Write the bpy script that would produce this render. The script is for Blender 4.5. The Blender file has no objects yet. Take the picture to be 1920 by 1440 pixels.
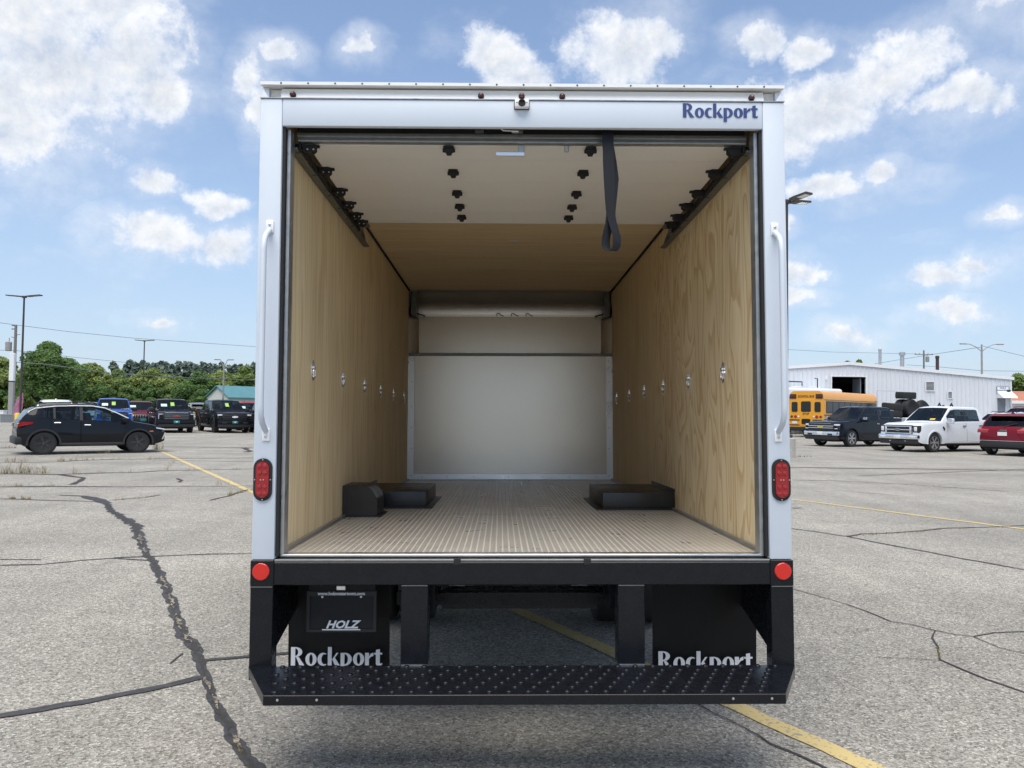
import bpy, bmesh, math, random
import numpy as np
from mathutils import Vector, Matrix
PI = math.pi
rad = math.radians
S = bpy.context.scene
COL = S.collection
random.seed(7)
RNG = np.random.default_rng(7)

# ------------------------------------------------------------------ camera
cam_d = bpy.data.cameras.new('camera')
cam = bpy.data.objects.new('camera', cam_d)
COL.objects.link(cam)
cam.location = (0, 0, 1.5)
cam.rotation_euler = (rad(91.99), rad(-0.75), rad(-0.844))
cam_d.sensor_width = 36.0
cam_d.lens = 27.04
cam_d.clip_start = 0.05
cam_d.clip_end = 6000
S.camera = cam

# ------------------------------------------------------------------ exposure
S.render.engine = 'CYCLES'
S.cycles.max_bounces = 8
S.cycles.diffuse_bounces = 5
S.cycles.glossy_bounces = 4
S.view_settings.view_transform = 'Standard'
S.view_settings.look = 'None'
S.view_settings.gamma = 1.0
S.view_settings.use_curve_mapping = False
S.cycles.use_adaptive_sampling = True
S.cycles.adaptive_threshold = 0.02
S.view_settings.exposure = 1.27

# ------------------------------------------------------------------ sun (veiled by thin cloud: soft, high)
SUN_EL, SUN_AZ = 69.0, -166.0            # azimuth from +Y, negative = left
sun_d = bpy.data.lights.new('sun', 'SUN')
sun = bpy.data.objects.new('sun', sun_d)
COL.objects.link(sun)
sun_d.energy = 1.75
sun_d.angle = rad(58)
sun_d.color = (1.0, 0.935, 0.82)
sv = Vector((math.sin(rad(SUN_AZ)) * math.cos(rad(SUN_EL)), math.cos(rad(SUN_AZ)) * math.cos(rad(SUN_EL)), math.sin(rad(SUN_EL))))
sun.rotation_euler = (-sv).to_track_quat('-Z', 'Y').to_euler()
sun.location = (0, 0, 60)

# ------------------------------------------------------------------ world: sky with cumulus
W = bpy.data.worlds.new('World')
S.world = W
W.use_nodes = True
W.cycles.sampling_method = 'MANUAL'
W.cycles.sample_map_resolution = 256
wn, wl = W.node_tree.nodes, W.node_tree.links
wn.clear()
def N(t, **kw):
    n = wn.new(t)
    for k, v in kw.items():
        setattr(n, k, v)
    return n
def wmath(op, a, b=None, c=None):
    n = N('ShaderNodeMath', operation=op)
    for i, v in enumerate((a, b, c)):
        if v is None: continue
        if isinstance(v, (int, float)): n.inputs[i].default_value = v
        else: wl.new(v, n.inputs[i])
    return n.outputs[0]
w_out = N('ShaderNodeOutputWorld')
w_bg = N('ShaderNodeBackground')
wl.new(w_bg.outputs[0], w_out.inputs[0])
w_bg.inputs[1].default_value = 0.078
sky = N('ShaderNodeTexSky')
sky.sky_type = 'NISHITA'
sky.sun_disc = False
sky.sun_elevation = rad(SUN_EL)
sky.sun_rotation = rad(SUN_AZ)
sky.altitude = 250
sky.air_density = 1.0
sky.dust_density = 1.2
sky.ozone_density = 2.4
tc = N('ShaderNodeTexCoord')
sep = N('ShaderNodeSeparateXYZ')
wl.new(tc.outputs['Generated'], sep.inputs[0])
w_az = wmath('ARCTAN2', sep.outputs[0], sep.outputs[1])
w_el = wmath('ARCSINE', sep.outputs[2])
w_ae = N('ShaderNodeCombineXYZ')
wl.new(w_az, w_ae.inputs[0]); wl.new(w_el, w_ae.inputs[1])
# cumulus clouds: (azimuth, elevation, half width, half height) in degrees, all round the horizon
CL = [(-30, 21, 5.5, 4.8), (-33, 17.5, 5.5, 3.2), (-28.5, 25.5, 4.2, 5), (23.5, 21, 4, 1.8), (9.5, 25.0, 2.6, 1.8), (-32, 23, 7, 6), (-28, 27.5, 5.0, 7), (-34.5, 19, 7.5, 3.6), (-26.0, 22.5, 3.4, 5.0), (-24.2, 20.5, 2.2, 2.2),
      (-18.6, 22.0, 1.6, 2.2), (-17.5, 20.0, 1.3, 2.4), (-10.5, 25.2, 1.6, 1.0), (-17, 24.2, 1.8, 0.9), (-24.5, 15.2, 2.2, 1.2), (-20.8, 14.2, 2.4, 1.0),
      (-23.5, 11.4, 3.0, 1.7), (-20.5, 11.2, 2.6, 1.5), (-31.3, 16.6, 1.4, 0.8),
      (-35.5, 11.5, 2.2, 0.8), (-0.5, 25.0, 3.4, 1.7), (1.0, 24.0, 3.0, 1.6), (8.2, 25.2, 4.2, 2.8), (11.2, 25.8, 2.2, 2.4),
      (22.0, 20.3, 5.2, 2.4), (27.0, 21.8, 3.6, 2.2), (31.0, 19.8, 3.2, 1.2), (19.5, 19, 3.0, 2.6), (18.5, 24.8, 2.4, 1.2),
      (22, 24.2, 1.6, 1.0), (33.5, 26.6, 2.6, 3.2), (29.5, 28.3, 2.0, 1.2), (36.5, 25, 2.4, 3.0), (23.5, 15.2, 3.6, 1.1), (26.8, 15.8, 1.8, 0.8),
      (19.8, 12.6, 1.2, 1.0), (20.8, 9.6, 2.0, 1.1), (21, 8.2, 2.2, 0.7),
      (29.8, 9.0, 2.6, 0.9), (32.0, 9.6, 1.6, 0.8), (30.8, 6.6, 2.6, 0.85), (24.2, 5.4, 1.9, 0.9), (33, 12.6, 1.2, 0.6), (-13, 5.5, 2.0, 0.6), (-24, 5.6, 1.4, 0.5)]
wz = N('ShaderNodeTexNoise'); wl.new(tc.outputs['Generated'], wz.inputs['Vector'])
wz.inputs['Scale'].default_value = 11.0; wz.inputs['Detail'].default_value = 7; wz.inputs['Roughness'].default_value = 0.58
wz1 = N('ShaderNodeVectorMath', operation='SUBTRACT'); wl.new(wz.outputs['Color'], wz1.inputs[0]); wz1.inputs[1].default_value = (.5, .5, .5)
wz2 = N('ShaderNodeVectorMath', operation='MULTIPLY_ADD'); wl.new(wz1.outputs[0], wz2.inputs[0]); wz2.inputs[1].default_value = (0.10, 0.065, 0); wl.new(w_ae.outputs[0], wz2.inputs[2])
dist = None; shade = None
for a, e, ra, re in CL:
    if ra > 2.5: ra, re = ra * 1.12, re * 1.12
    s1 = N('ShaderNodeVectorMath', operation='SUBTRACT'); wl.new(wz2.outputs[0], s1.inputs[0])
    s1.inputs[1].default_value = (rad(a), rad(e), 0)
    s2 = N('ShaderNodeVectorMath', operation='MULTIPLY'); wl.new(s1.outputs[0], s2.inputs[0])
    s2.inputs[1].default_value = (1 / rad(ra), 1 / rad(re), 0)
    s3 = N('ShaderNodeVectorMath', operation='LENGTH'); wl.new(s2.outputs[0], s3.inputs[0])
    s4 = N('ShaderNodeVectorMath', operation='DOT_PRODUCT'); wl.new(s2.outputs[0], s4.inputs[0]); s4.inputs[1].default_value = (-0.35, 1, 0)
    d_, v_ = s3.outputs['Value'], s4.outputs['Value']
    if dist is None: dist, shade = d_, v_
    else:
        lt = wmath('LESS_THAN', d_, dist)
        mxn = N('ShaderNodeMix', data_type='FLOAT'); wl.new(lt, mxn.inputs[0]); wl.new(shade, mxn.inputs[2]); wl.new(v_, mxn.inputs[3])
        shade = mxn.outputs[0]
        dist = wmath('MINIMUM', dist, d_)
def wnoise(scale, detail, rough, off=(0, 0, 0), dist_=0.0, sc=(1, 1, 1)):
    mp = N('ShaderNodeMapping'); wl.new(tc.outputs['Generated'], mp.inputs[0])
    mp.inputs['Location'].default_value = off
    mp.inputs['Scale'].default_value = sc
    n = N('ShaderNodeTexNoise'); wl.new(mp.outputs[0], n.inputs['Vector'])
    n.inputs['Scale'].default_value = scale
    n.inputs['Detail'].default_value = detail
    n.inputs['Roughness'].default_value = rough
    n.inputs['Distortion'].default_value = dist_
    return n.outputs[0]
off = tuple(0.012 * c for c in (0.55, 0.1, -0.85))
n1 = wnoise(18, 9, 0.64, dist_=0.1)
n2 = wnoise(18, 6, 0.64, off=off, dist_=0.1)
nlow = wnoise(5.2, 7, 0.58, off=(1.3, 4.2, 0.7), sc=(1, 1, 1.7))
fld = wmath('ADD', wmath('MULTIPLY', wmath('SUBTRACT', 0.98, dist), 1.5), wmath('MULTIPLY', wmath('SUBTRACT', n1, 0.5), 2.7))
# the same kind of scattered cumulus goes on all round and overhead
rnd_az = wmath('ABSOLUTE', w_az)
side = N('ShaderNodeMapRange', interpolation_type='SMOOTHSTEP'); wl.new(wmath('MAXIMUM', rnd_az, wmath('MULTIPLY', w_el, 1.22)), side.inputs[0]); side.inputs[1].default_value = 0.66; side.inputs[2].default_value = 0.80
gen = wmath('ADD', wmath('MULTIPLY', wmath('SUBTRACT', nlow, 0.56), 9.0), wmath('MULTIPLY', wmath('SUBTRACT', n1, 0.5), 2.0))
gen = wmath('SUBTRACT', gen, wmath('MULTIPLY', wmath('SUBTRACT', 1.0, side.outputs[0]), 6.0))
fld = wmath('MAXIMUM', fld, gen)
mr = N('ShaderNodeMapRange', interpolation_type='SMOOTHSTEP')
wl.new(fld, mr.inputs[0]); mr.inputs[1].default_value = -0.12; mr.inputs[2].default_value = 0.85
sft = N('ShaderNodeMapRange', interpolation_type='SMOOTHSTEP')
wl.new(wmath('ADD', wmath('MULTIPLY', wmath('SUBTRACT', 1.25, dist), 1.0), wmath('MULTIPLY', wmath('SUBTRACT', nlow, 0.5), 4.5)), sft.inputs[0]); sft.inputs[1].default_value = -0.5; sft.inputs[2].default_value = 1.1
mask = wmath('MAXIMUM', mr.outputs[0], wmath('MULTIPLY', sft.outputs[0], 0.42))
# thin veil
veil = N('ShaderNodeMapRange', interpolation_type='SMOOTHSTEP')
wl.new(wnoise(2.6, 7, 0.62, off=(3, 1, 2), sc=(1, 1, 2.6)), veil.inputs[0]); veil.inputs[1].default_value = 0.50; veil.inputs[2].default_value = 0.78
mask = wmath('MAXIMUM', wmath('MULTIPLY', mask, 0.97), wmath('MULTIPLY', veil.outputs[0], 0.38))
# self-shading of the clouds: compare density with density a little way towards the sun
lit = N('ShaderNodeMapRange')
wl.new(wmath('ADD', wmath('MULTIPLY', wmath('SUBTRACT', n1, n2), 5.5), wmath('MULTIPLY', shade, 0.30)), lit.inputs[0])
lit.inputs[1].default_value = -1.0; lit.inputs[2].default_value = 0.75
core = N('ShaderNodeMapRange'); wl.new(fld, core.inputs[0])
core.inputs[1].default_value = 0.35; core.inputs[2].default_value = 1.5; core.inputs[3].default_value = 1.0; core.inputs[4].default_value = 0.86
cr = N('ShaderNodeMix', data_type='RGBA')
wl.new(lit.outputs[0], cr.inputs[0])
cr.inputs[6].default_value = (3.55, 4.0, 4.75, 1)
cr.inputs[7].default_value = (5.7, 5.8, 5.95, 1)
cm = N('ShaderNodeMix', data_type='RGBA', blend_type='MULTIPLY'); cm.inputs[0].default_value = 1.0
wl.new(cr.outputs[2], cm.inputs[6]); wl.new(core.outputs[0], cm.inputs[7])
# whitish haze low in the sky
hz = N('ShaderNodeMapRange', interpolation_type='SMOOTHSTEP'); wl.new(w_el, hz.inputs[0])
hz.inputs[1].default_value = rad(-3); hz.inputs[2].default_value = rad(30); hz.inputs[3].default_value = 0.66; hz.inputs[4].default_value = 0.13
hm = N('ShaderNodeMix', data_type='RGBA'); wl.new(hz.outputs[0], hm.inputs[0])
wl.new(sky.outputs[0], hm.inputs[6]); hm.inputs[7].default_value = (2.75, 3.45, 4.55, 1)
fm = N('ShaderNodeMix', data_type='RGBA'); wl.new(mask, fm.inputs[0])
wl.new(hm.outputs[2], fm.inputs[6]); wl.new(cm.outputs[2], fm.inputs[7])
wl.new(fm.outputs[2], w_bg.inputs[0])

# ------------------------------------------------------------------ materials
def new_mat(name):
    m = bpy.data.materials.new(name)
    m.use_nodes = True
    nt = m.node_tree
    return m, nt, nt.nodes['Principled BSDF']
def mlink(nt, a, b): nt.links.new(a, b)
def mat(name, col, rough=0.5, metal=0.0, var=0.06, scale=8.0, bump=0.0, bscale=60.0, coat=0.0, spec=0.5, rvar=0.0):
    m, nt, p = new_mat(name)
    tcn = nt.nodes.new('ShaderNodeTexCoord')
    nz = nt.nodes.new('ShaderNodeTexNoise'); nz.inputs['Scale'].default_value = scale; nz.inputs['Detail'].default_value = 5
    mlink(nt, tcn.outputs['Object'], nz.inputs['Vector'])
    mx = nt.nodes.new('ShaderNodeMix'); mx.data_type = 'RGBA'
    mlink(nt, nz.outputs[0], mx.inputs[0])
    mx.inputs[6].default_value = tuple(max(0, c * (1 - var * 1.6)) for c in col) + (1,)
    mx.inputs[7].default_value = tuple(min(1, c * (1 + var * 1.6)) for c in col) + (1,)
    mlink(nt, mx.outputs[2], p.inputs['Base Color'])
    p.inputs['Roughness'].default_value = rough
    p.inputs['Metallic'].default_value = metal
    p.inputs['Specular IOR Level'].default_value = spec
    p.inputs['Coat Weight'].default_value = coat
    p.inputs['Coat Roughness'].default_value = 0.04
    if rvar:
        r = nt.nodes.new('ShaderNodeMapRange'); mlink(nt, nz.outputs[0], r.inputs[0])
        r.inputs[1].default_value = 0.3; r.inputs[2].default_value = 0.7
        r.inputs[3].default_value = rough - rvar; r.inputs[4].default_value = rough + rvar
        mlink(nt, r.outputs[0], p.inputs['Roughness'])
    if bump:
        n2_ = nt.nodes.new('ShaderNodeTexNoise'); n2_.inputs['Scale'].default_value = bscale; n2_.inputs['Detail'].default_value = 4
        mlink(nt, tcn.outputs['Object'], n2_.inputs['Vector'])
        b = nt.nodes.new('ShaderNodeBump'); b.inputs['Strength'].default_value = bump; b.inputs['Distance'].default_value = 0.01
        mlink(nt, n2_.outputs[0], b.inputs['Height']); mlink(nt, b.outputs[0], p.inputs['Normal'])
    return m
def paint(name, col): return mat(name, col, rough=0.45, metal=0.0, var=0.05, scale=2.0, coat=0.6, spec=0.03)

MT = {}
MT['white'] = mat('sky_tinted_white_paint', (0.61, 0.665, 0.735), rough=0.42, var=0.02, scale=3)  # white paint with the sky's cool blue cast put into its colour
MT['alu'] = mat('bare_aluminium', (0.80, 0.80, 0.80), rough=0.34, metal=1.0, var=0.05, scale=5, rvar=0.10)
MT['alu_white'] = mat('weathered_white_cap', (0.84, 0.84, 0.83), rough=0.38, var=0.03, scale=6)
MT['galv'] = mat('galvanised_steel', (0.42, 0.43, 0.43), rough=0.42, metal=0.85, var=0.16, scale=30, rvar=0.1)
MT['galv_dark'] = mat('dark_galvanised_steel', (0.20, 0.21, 0.21), rough=0.45, metal=0.8, var=0.16, scale=30)
MT['black'] = mat('black_enamel_steel', (0.007, 0.008, 0.011), rough=0.27, spec=0.30, var=0.18, scale=18, bump=0.02, bscale=90, rvar=0.05)
MT['rubber'] = mat('black_rubber', (0.013, 0.013, 0.014), rough=0.72, var=0.2, scale=20)
MT['flap'] = mat('mud_flap_rubber', (0.008, 0.009, 0.011), rough=0.5, var=0.2, scale=8)
MT['strap'] = mat('black_webbing', (0.012, 0.014, 0.020), rough=0.85, var=0.2, scale=200, bump=0.3, bscale=700)
MT['door'] = mat('door_liner', (0.82, 0.80, 0.77), rough=0.36, var=0.03, scale=2)
MT['bulk'] = mat('bulkhead_panel', (0.78, 0.72, 0.64), rough=0.27, metal=0.6, var=0.04, scale=1.2, bump=0.05, bscale=90)
MT['nose'] = mat('nose_aluminium', (0.78, 0.76, 0.73), rough=0.38, metal=1.0, var=0.10, scale=60, rvar=0.05)
MT['floor'] = mat('aluminium_floor', (0.52, 0.485, 0.43), rough=0.36, metal=0.4, var=0.10, scale=7, rvar=0.10)
MT['rib'] = mat('floor_rib_metal', (0.66, 0.62, 0.55), rough=0.30, metal=0.4, var=0.10, scale=12)
MT['red'] = mat('red_lens', (0.30, 0.004, 0.008), rough=0.10, var=0.25, scale=40, coat=0.7)
MT['red_dark'] = mat('dark_red_lens', (0.10, 0.010, 0.012), rough=0.12, var=0.2, scale=40, coat=0.6)
MT['reflector'] = mat('red_reflector', (0.58, 0.016, 0.010), rough=0.22, var=0.05, scale=90, coat=0.4)
MT['screw'] = mat('zinc_screw', (0.62, 0.62, 0.60), rough=0.28, metal=1.0, var=0.05)
MT['dark_screw'] = mat('dark_rivet', (0.10, 0.10, 0.10), rough=0.4, metal=0.8, var=0.05)
MT['navy'] = mat('navy_lettering', (0.035, 0.060, 0.20), rough=0.4, var=0.03)
MT['letter'] = mat('pale_lettering', (0.78, 0.80, 0.83), rough=0.4, var=0.04)
MT['chrome'] = mat('chrome', (0.86, 0.86, 0.87), rough=0.08, metal=1.0, var=0.02)
MT['tyre'] = mat('tyre_rubber', (0.018, 0.018, 0.019), rough=0.75, var=0.15, scale=30)
MT['rim'] = mat('bright_alloy', (0.60, 0.61, 0.63), rough=0.32, metal=0.7, var=0.04)
MT['rim_black'] = mat('black_alloy', (0.035, 0.035, 0.037), rough=0.2, var=0.1, coat=0.5)
MT['trim'] = mat('black_plastic_trim', (0.020, 0.020, 0.021), rough=0.55, var=0.12, scale=20)
def glass_mat(name, tint):
    m, nt, p = new_mat(name)
    L = nt.links
    t = nt.nodes.new('ShaderNodeTexCoord'); n = nt.nodes.new('ShaderNodeTexNoise'); n.inputs['Scale'].default_value = 2.0; L.new(t.outputs['Object'], n.inputs['Vector'])
    mx = nt.nodes.new('ShaderNodeMix'); mx.data_type = 'RGBA'; L.new(n.outputs[0], mx.inputs[0])
    mx.inputs[6].default_value = tuple(c * .9 for c in tint) + (1,); mx.inputs[7].default_value = tuple(min(1, c * 1.1) for c in tint) + (1,)
    tr = nt.nodes.new('ShaderNodeBsdfTransparent'); L.new(mx.outputs[2], tr.inputs[0])
    gl = nt.nodes.new('ShaderNodeBsdfGlossy'); gl.inputs['Roughness'].default_value = 0.03; gl.inputs[0].default_value = (.9, .92, .93, 1)
    fr = nt.nodes.new('ShaderNodeFresnel'); fr.inputs[0].default_value = 1.45
    ms = nt.nodes.new('ShaderNodeMixShader'); L.new(fr.outputs[0], ms.inputs[0]); L.new(tr.outputs[0], ms.inputs[1]); L.new(gl.outputs[0], ms.inputs[2])
    L.new(ms.outputs[0], nt.nodes['Material Output'].inputs[0])
    return m
MT['glass'] = glass_mat('tinted_car_glass', (0.10, 0.115, 0.12))
MT['glass_light'] = glass_mat('clear_car_glass', (0.55, 0.66, 0.64))
MT['pane'] = mat('dark_window_pane', (0.012, 0.015, 0.017), rough=0.06, var=0.2, scale=1.2, spec=0.5)
MT['lamp'] = mat('headlamp_glass', (0.72, 0.74, 0.76), rough=0.08, var=0.2, scale=14, coat=0.8)
MT['amber'] = mat('amber_lens', (0.75, 0.22, 0.02), rough=0.2, var=0.1)
MT['tag'] = mat('neon_green_tag', (0.30, 0.52, 0.10), rough=0.6, var=0.05)
MT['tag_pale'] = mat('pale_window_sheet', (0.50, 0.72, 0.72), rough=0.6, var=0.05)
MT['plate_teal'] = mat('teal_plate', (0.02, 0.22, 0.22), rough=0.5, var=0.1)
MT['plate'] = mat('white_plate', (0.72, 0.72, 0.70), rough=0.45, var=0.08, scale=30)
MT['concrete'] = mat('concrete', (0.40, 0.385, 0.35), rough=0.85, var=0.14, scale=6, bump=0.3, bscale=40)
MT['pole'] = mat('bronze_pole_paint', (0.050, 0.044, 0.038), rough=0.5, var=0.1, scale=3)
MT['pole_grey'] = mat('weathered_grey_pole', (0.30, 0.30, 0.29), rough=0.6, var=0.12, scale=3)
MT['wood_pole'] = mat('weathered_wood_pole', (0.20, 0.185, 0.17), rough=0.85, var=0.2, scale=12)
MT['yellow'] = mat('yellow_bollard', (0.72, 0.50, 0.05), rough=0.5, var=0.08)
MT['bus'] = mat('school_bus_yellow', (0.76, 0.33, 0.012), rough=0.33, var=0.05, scale=1.5, coat=0.5)
MT['bus_black'] = mat('bus_black', (0.012, 0.012, 0.012), rough=0.4, var=0.1)
MT['siding'] = mat('white_metal_siding', (0.66, 0.69, 0.73), rough=0.45, var=0.04, scale=0.6)
MT['siding_trim'] = mat('white_trim', (0.74, 0.76, 0.78), rough=0.45, var=0.04, scale=1)
MT['roof_metal'] = mat('pale_roof_metal', (0.60, 0.62, 0.64), rough=0.4, var=0.06, scale=0.5)
MT['inside'] = mat('dark_shop_interior', (0.05, 0.05, 0.05), rough=0.8, var=0.2, scale=0.6)
MT['steel_pipe'] = mat('galvanised_flue', (0.42, 0.43, 0.44), rough=0.4, metal=0.6, var=0.15)
MT['rust_pipe'] = mat('dark_brown_flue', (0.045, 0.022, 0.020), rough=0.6, var=0.15)
MT['teal_roof'] = mat('teal_metal_roof', (0.085, 0.22, 0.25), rough=0.5, var=0.10, scale=0.6)
MT['cream'] = mat('cream_siding', (0.66, 0.65, 0.62), rough=0.6, var=0.05, scale=0.6)
MT['terracotta'] = mat('terracotta_roof', (0.42, 0.17, 0.095), rough=0.7, var=0.12, scale=1)
MT['door_grey'] = mat('grey_door', (0.20, 0.22, 0.25), rough=0.5, var=0.06)
MT['wire'] = mat('dark_cable', (0.12, 0.13, 0.15), rough=0.6, var=0.05)
MT['bark'] = mat('tree_bark', (0.09, 0.07, 0.05), rough=0.9, var=0.3, scale=6, bump=0.4, bscale=20)
MT['sealer'] = mat('crack_sealer', (0.060, 0.060, 0.064), rough=0.8, spec=0.2, var=0.4, scale=22, bump=0.3, bscale=60)
MT['crack'] = mat('open_crack', (0.040, 0.037, 0.033), rough=0.9, var=0.35, scale=30)
def debris_mat():
    m, nt, p = new_mat('crack_debris')
    L = nt.links; t = nt.nodes.new('ShaderNodeTexCoord')
    v = nt.nodes.new('ShaderNodeTexVoronoi'); v.inputs['Scale'].default_value = 70; L.new(t.outputs['Object'], v.inputs['Vector'])
    n = nt.nodes.new('ShaderNodeTexNoise'); n.inputs['Scale'].default_value = 11; n.inputs['Detail'].default_value = 6; L.new(t.outputs['Object'], n.inputs['Vector'])
    sc = nt.nodes.new('ShaderNodeSeparateColor'); L.new(v.outputs['Color'], sc.inputs[0])
    a = nt.nodes.new('ShaderNodeMath'); a.operation = 'MULTIPLY_ADD'; L.new(n.outputs[0], a.inputs[0]); a.inputs[1].default_value = 1.6; L.new(sc.outputs[0], a.inputs[2])
    r = nt.nodes.new('ShaderNodeValToRGB'); 
    mr_ = nt.nodes.new('ShaderNodeMapRange'); L.new(a.outputs[0], mr_.inputs[0]); mr_.inputs[1].default_value = .6; mr_.inputs[2].default_value = 1.7; L.new(mr_.outputs[0], r.inputs[0])
    e = r.color_ramp.elements; e[0].color = (.018, .017, .017, 1); e[1].color = (.34, .30, .23, 1)
    x = e.new(.45); x.color = (.07, .064, .052, 1)
    L.new(r.outputs[0], p.inputs['Base Color']); p.inputs['Roughness'].default_value = .95
    b = nt.nodes.new('ShaderNodeBump'); b.inputs['Strength'].default_value = .8; b.inputs['Distance'].default_value = .01; L.new(v.outputs['Distance'], b.inputs['Height']); L.new(b.outputs[0], p.inputs['Normal'])
    return m
MT['debris'] = debris_mat()
MT['banner'] = mat('banner_red_blue', (0.35, 0.12, 0.22), rough=0.7, var=0.6, scale=5)
MT['box_grey'] = mat('utility_box_grey', (0.17, 0.19, 0.20), rough=0.6, var=0.1)
MT['wheelbox'] = mat('black_wheel_box', (0.020, 0.020, 0.021), rough=0.36, var=0.15, scale=14, rvar=0.06)
for nm, c in [('p_black', (0.006, 0.007, 0.010)), ('p_navyblack', (0.008, 0.011, 0.017)), ('p_white', (0.66, 0.69, 0.72)), ('p_red', (0.15, 0.006, 0.014)),
              ('p_blue', (0.012, 0.085, 0.36)), ('p_maroon', (0.085, 0.010, 0.018)), ('p_grey', (0.17, 0.20, 0.24)), ('p_lime', (0.42, 0.44, 0.10)),
              ('p_brightred', (0.26, 0.012, 0.020)), ('p_silver', (0.50, 0.53, 0.57)), ('p_paleblue', (0.22, 0.30, 0.40))]:
    MT[nm] = paint(nm[2:] + '_car_paint', c)

def asphalt_mat():
    m, nt, p = new_mat('worn_asphalt_aggregate')
    L = nt.links
    t = nt.nodes.new('ShaderNodeTexCoord')
    def tex(kind, scale, **kw):
        n = nt.nodes.new(kind); n.inputs['Scale'].default_value = scale
        for k, v in kw.items(): n.inputs[k].default_value = v
        L.new(t.outputs['Object'], n.inputs['Vector']); return n
    vor = tex('ShaderNodeTexVoronoi', 88.0)
    vor2 = tex('ShaderNodeTexVoronoi', 210.0)
    rampc = nt.nodes.new('ShaderNodeSeparateColor'); L.new(vor.outputs['Color'], rampc.inputs[0])
    r1 = nt.nodes.new('ShaderNodeValToRGB'); L.new(rampc.outputs[0], r1.inputs[0])
    e = r1.color_ramp.elements
    e[0].position = 0.0; e[0].color = (0.130, 0.121, 0.104, 1)
    e[1].position = 1.0; e[1].color = (0.52, 0.495, 0.44, 1)
    for pos, c in [(0.22, (0.225, 0.212, 0.184)), (0.55, (0.302, 0.284, 0.247)), (0.88, (0.370, 0.349, 0.304))]:
        x = e.new(pos); x.color = c + (1,)
    r2c = nt.nodes.new('ShaderNodeSeparateColor'); L.new(vor2.outputs['Color'], r2c.inputs[0])
    fine = nt.nodes.new('ShaderNodeMapRange'); L.new(r2c.outputs[1], fine.inputs[0]); fine.inputs[3].default_value = 0.72; fine.inputs[4].default_value = 1.28
    big = tex('ShaderNodeTexNoise', 0.33, Detail=6.0, Roughness=0.62)
    bigr = nt.nodes.new('ShaderNodeMapRange'); L.new(big.outputs[0], bigr.inputs[0]); bigr.inputs[1].default_value = 0.3; bigr.inputs[2].default_value = 0.7; bigr.inputs[3].default_value = 0.84; bigr.inputs[4].default_value = 1.14
    mid = tex('ShaderNodeTexNoise', 5.0, Detail=5.0, Roughness=0.6)
    midr = nt.nodes.new('ShaderNodeMapRange'); L.new(mid.outputs[0], midr.inputs[0]); midr.inputs[1].default_value = 0.3; midr.inputs[2].default_value = 0.7; midr.inputs[3].default_value = 0.93; midr.inputs[4].default_value = 1.07
    # long paving-lane streaks, roughly across the view
    mp = nt.nodes.new('ShaderNodeMapping'); L.new(t.outputs['Object'], mp.inputs[0]); mp.inputs['Rotation'].default_value = (0, 0, rad(4)); mp.inputs['Scale'].default_value = (0.05, 0.9, 1)
    st = nt.nodes.new('ShaderNodeTexNoise'); L.new(mp.outputs[0], st.inputs['Vector']); st.inputs['Scale'].default_value = 1.0; st.inputs['Detail'].default_value = 5
    str_ = nt.nodes.new('ShaderNodeMapRange'); L.new(st.outputs[0], str_.inputs[0]); str_.inputs[1].default_value = 0.3; str_.inputs[2].default_value = 0.7; str_.inputs[3].default_value = 0.90; str_.inputs[4].default_value = 1.10
    def mul(a, b):
        n = nt.nodes.new('ShaderNodeMath'); n.operation = 'MULTIPLY'; L.new(a, n.inputs[0]); L.new(b, n.inputs[1]); return n.outputs[0]
    # oil drips and old tyre scuffs
    stn = tex('ShaderNodeTexNoise', 1.15, Detail=7.0, Roughness=0.6)
    stnr = nt.nodes.new('ShaderNodeMapRange'); stnr.interpolation_type = 'SMOOTHSTEP'; L.new(stn.outputs[0], stnr.inputs[0]); stnr.inputs[1].default_value = 0.62; stnr.inputs[2].default_value = 0.74; stnr.inputs[3].default_value = 1.0; stnr.inputs[4].default_value = 0.80
    mp4 = nt.nodes.new('ShaderNodeMapping'); L.new(t.outputs['Object'], mp4.inputs[0]); mp4.inputs['Rotation'].default_value = (0, 0, rad(-30)); mp4.inputs['Scale'].default_value = (1.5, 0.07, 1)
    trk = nt.nodes.new('ShaderNodeTexNoise'); L.new(mp4.outputs[0], trk.inputs['Vector']); trk.inputs['Scale'].default_value = 1.0; trk.inputs['Detail'].default_value = 4
    trr = nt.nodes.new('ShaderNodeMapRange'); L.new(trk.outputs[0], trr.inputs[0]); trr.inputs[1].default_value = 0.35; trr.inputs[2].default_value = 0.7; trr.inputs[3].default_value = 1.05; trr.inputs[4].default_value = 0.90
    k = mul(mul(mul(mul(mul(fine.outputs[0], bigr.outputs[0]), midr.outputs[0]), str_.outputs[0]), stnr.outputs[0]), trr.outputs[0])
    vm = nt.nodes.new('ShaderNodeVectorMath'); vm.operation = 'SCALE'; L.new(r1.outputs[0], vm.inputs[0]); L.new(k, vm.inputs['Scale'])
    L.new(vm.outputs[0], p.inputs['Base Color'])
    p.inputs['Roughness'].default_value = 0.82
    p.inputs['Specular IOR Level'].default_value = 0.35
    b = nt.nodes.new('ShaderNodeBump'); b.inputs['Strength'].default_value = 0.55; b.inputs['Distance'].default_value = 0.006
    L.new(vor.outputs['Distance'], b.inputs['Height']); L.new(b.outputs[0], p.inputs['Normal'])
    return m
MT['asphalt'] = asphalt_mat()

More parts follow.
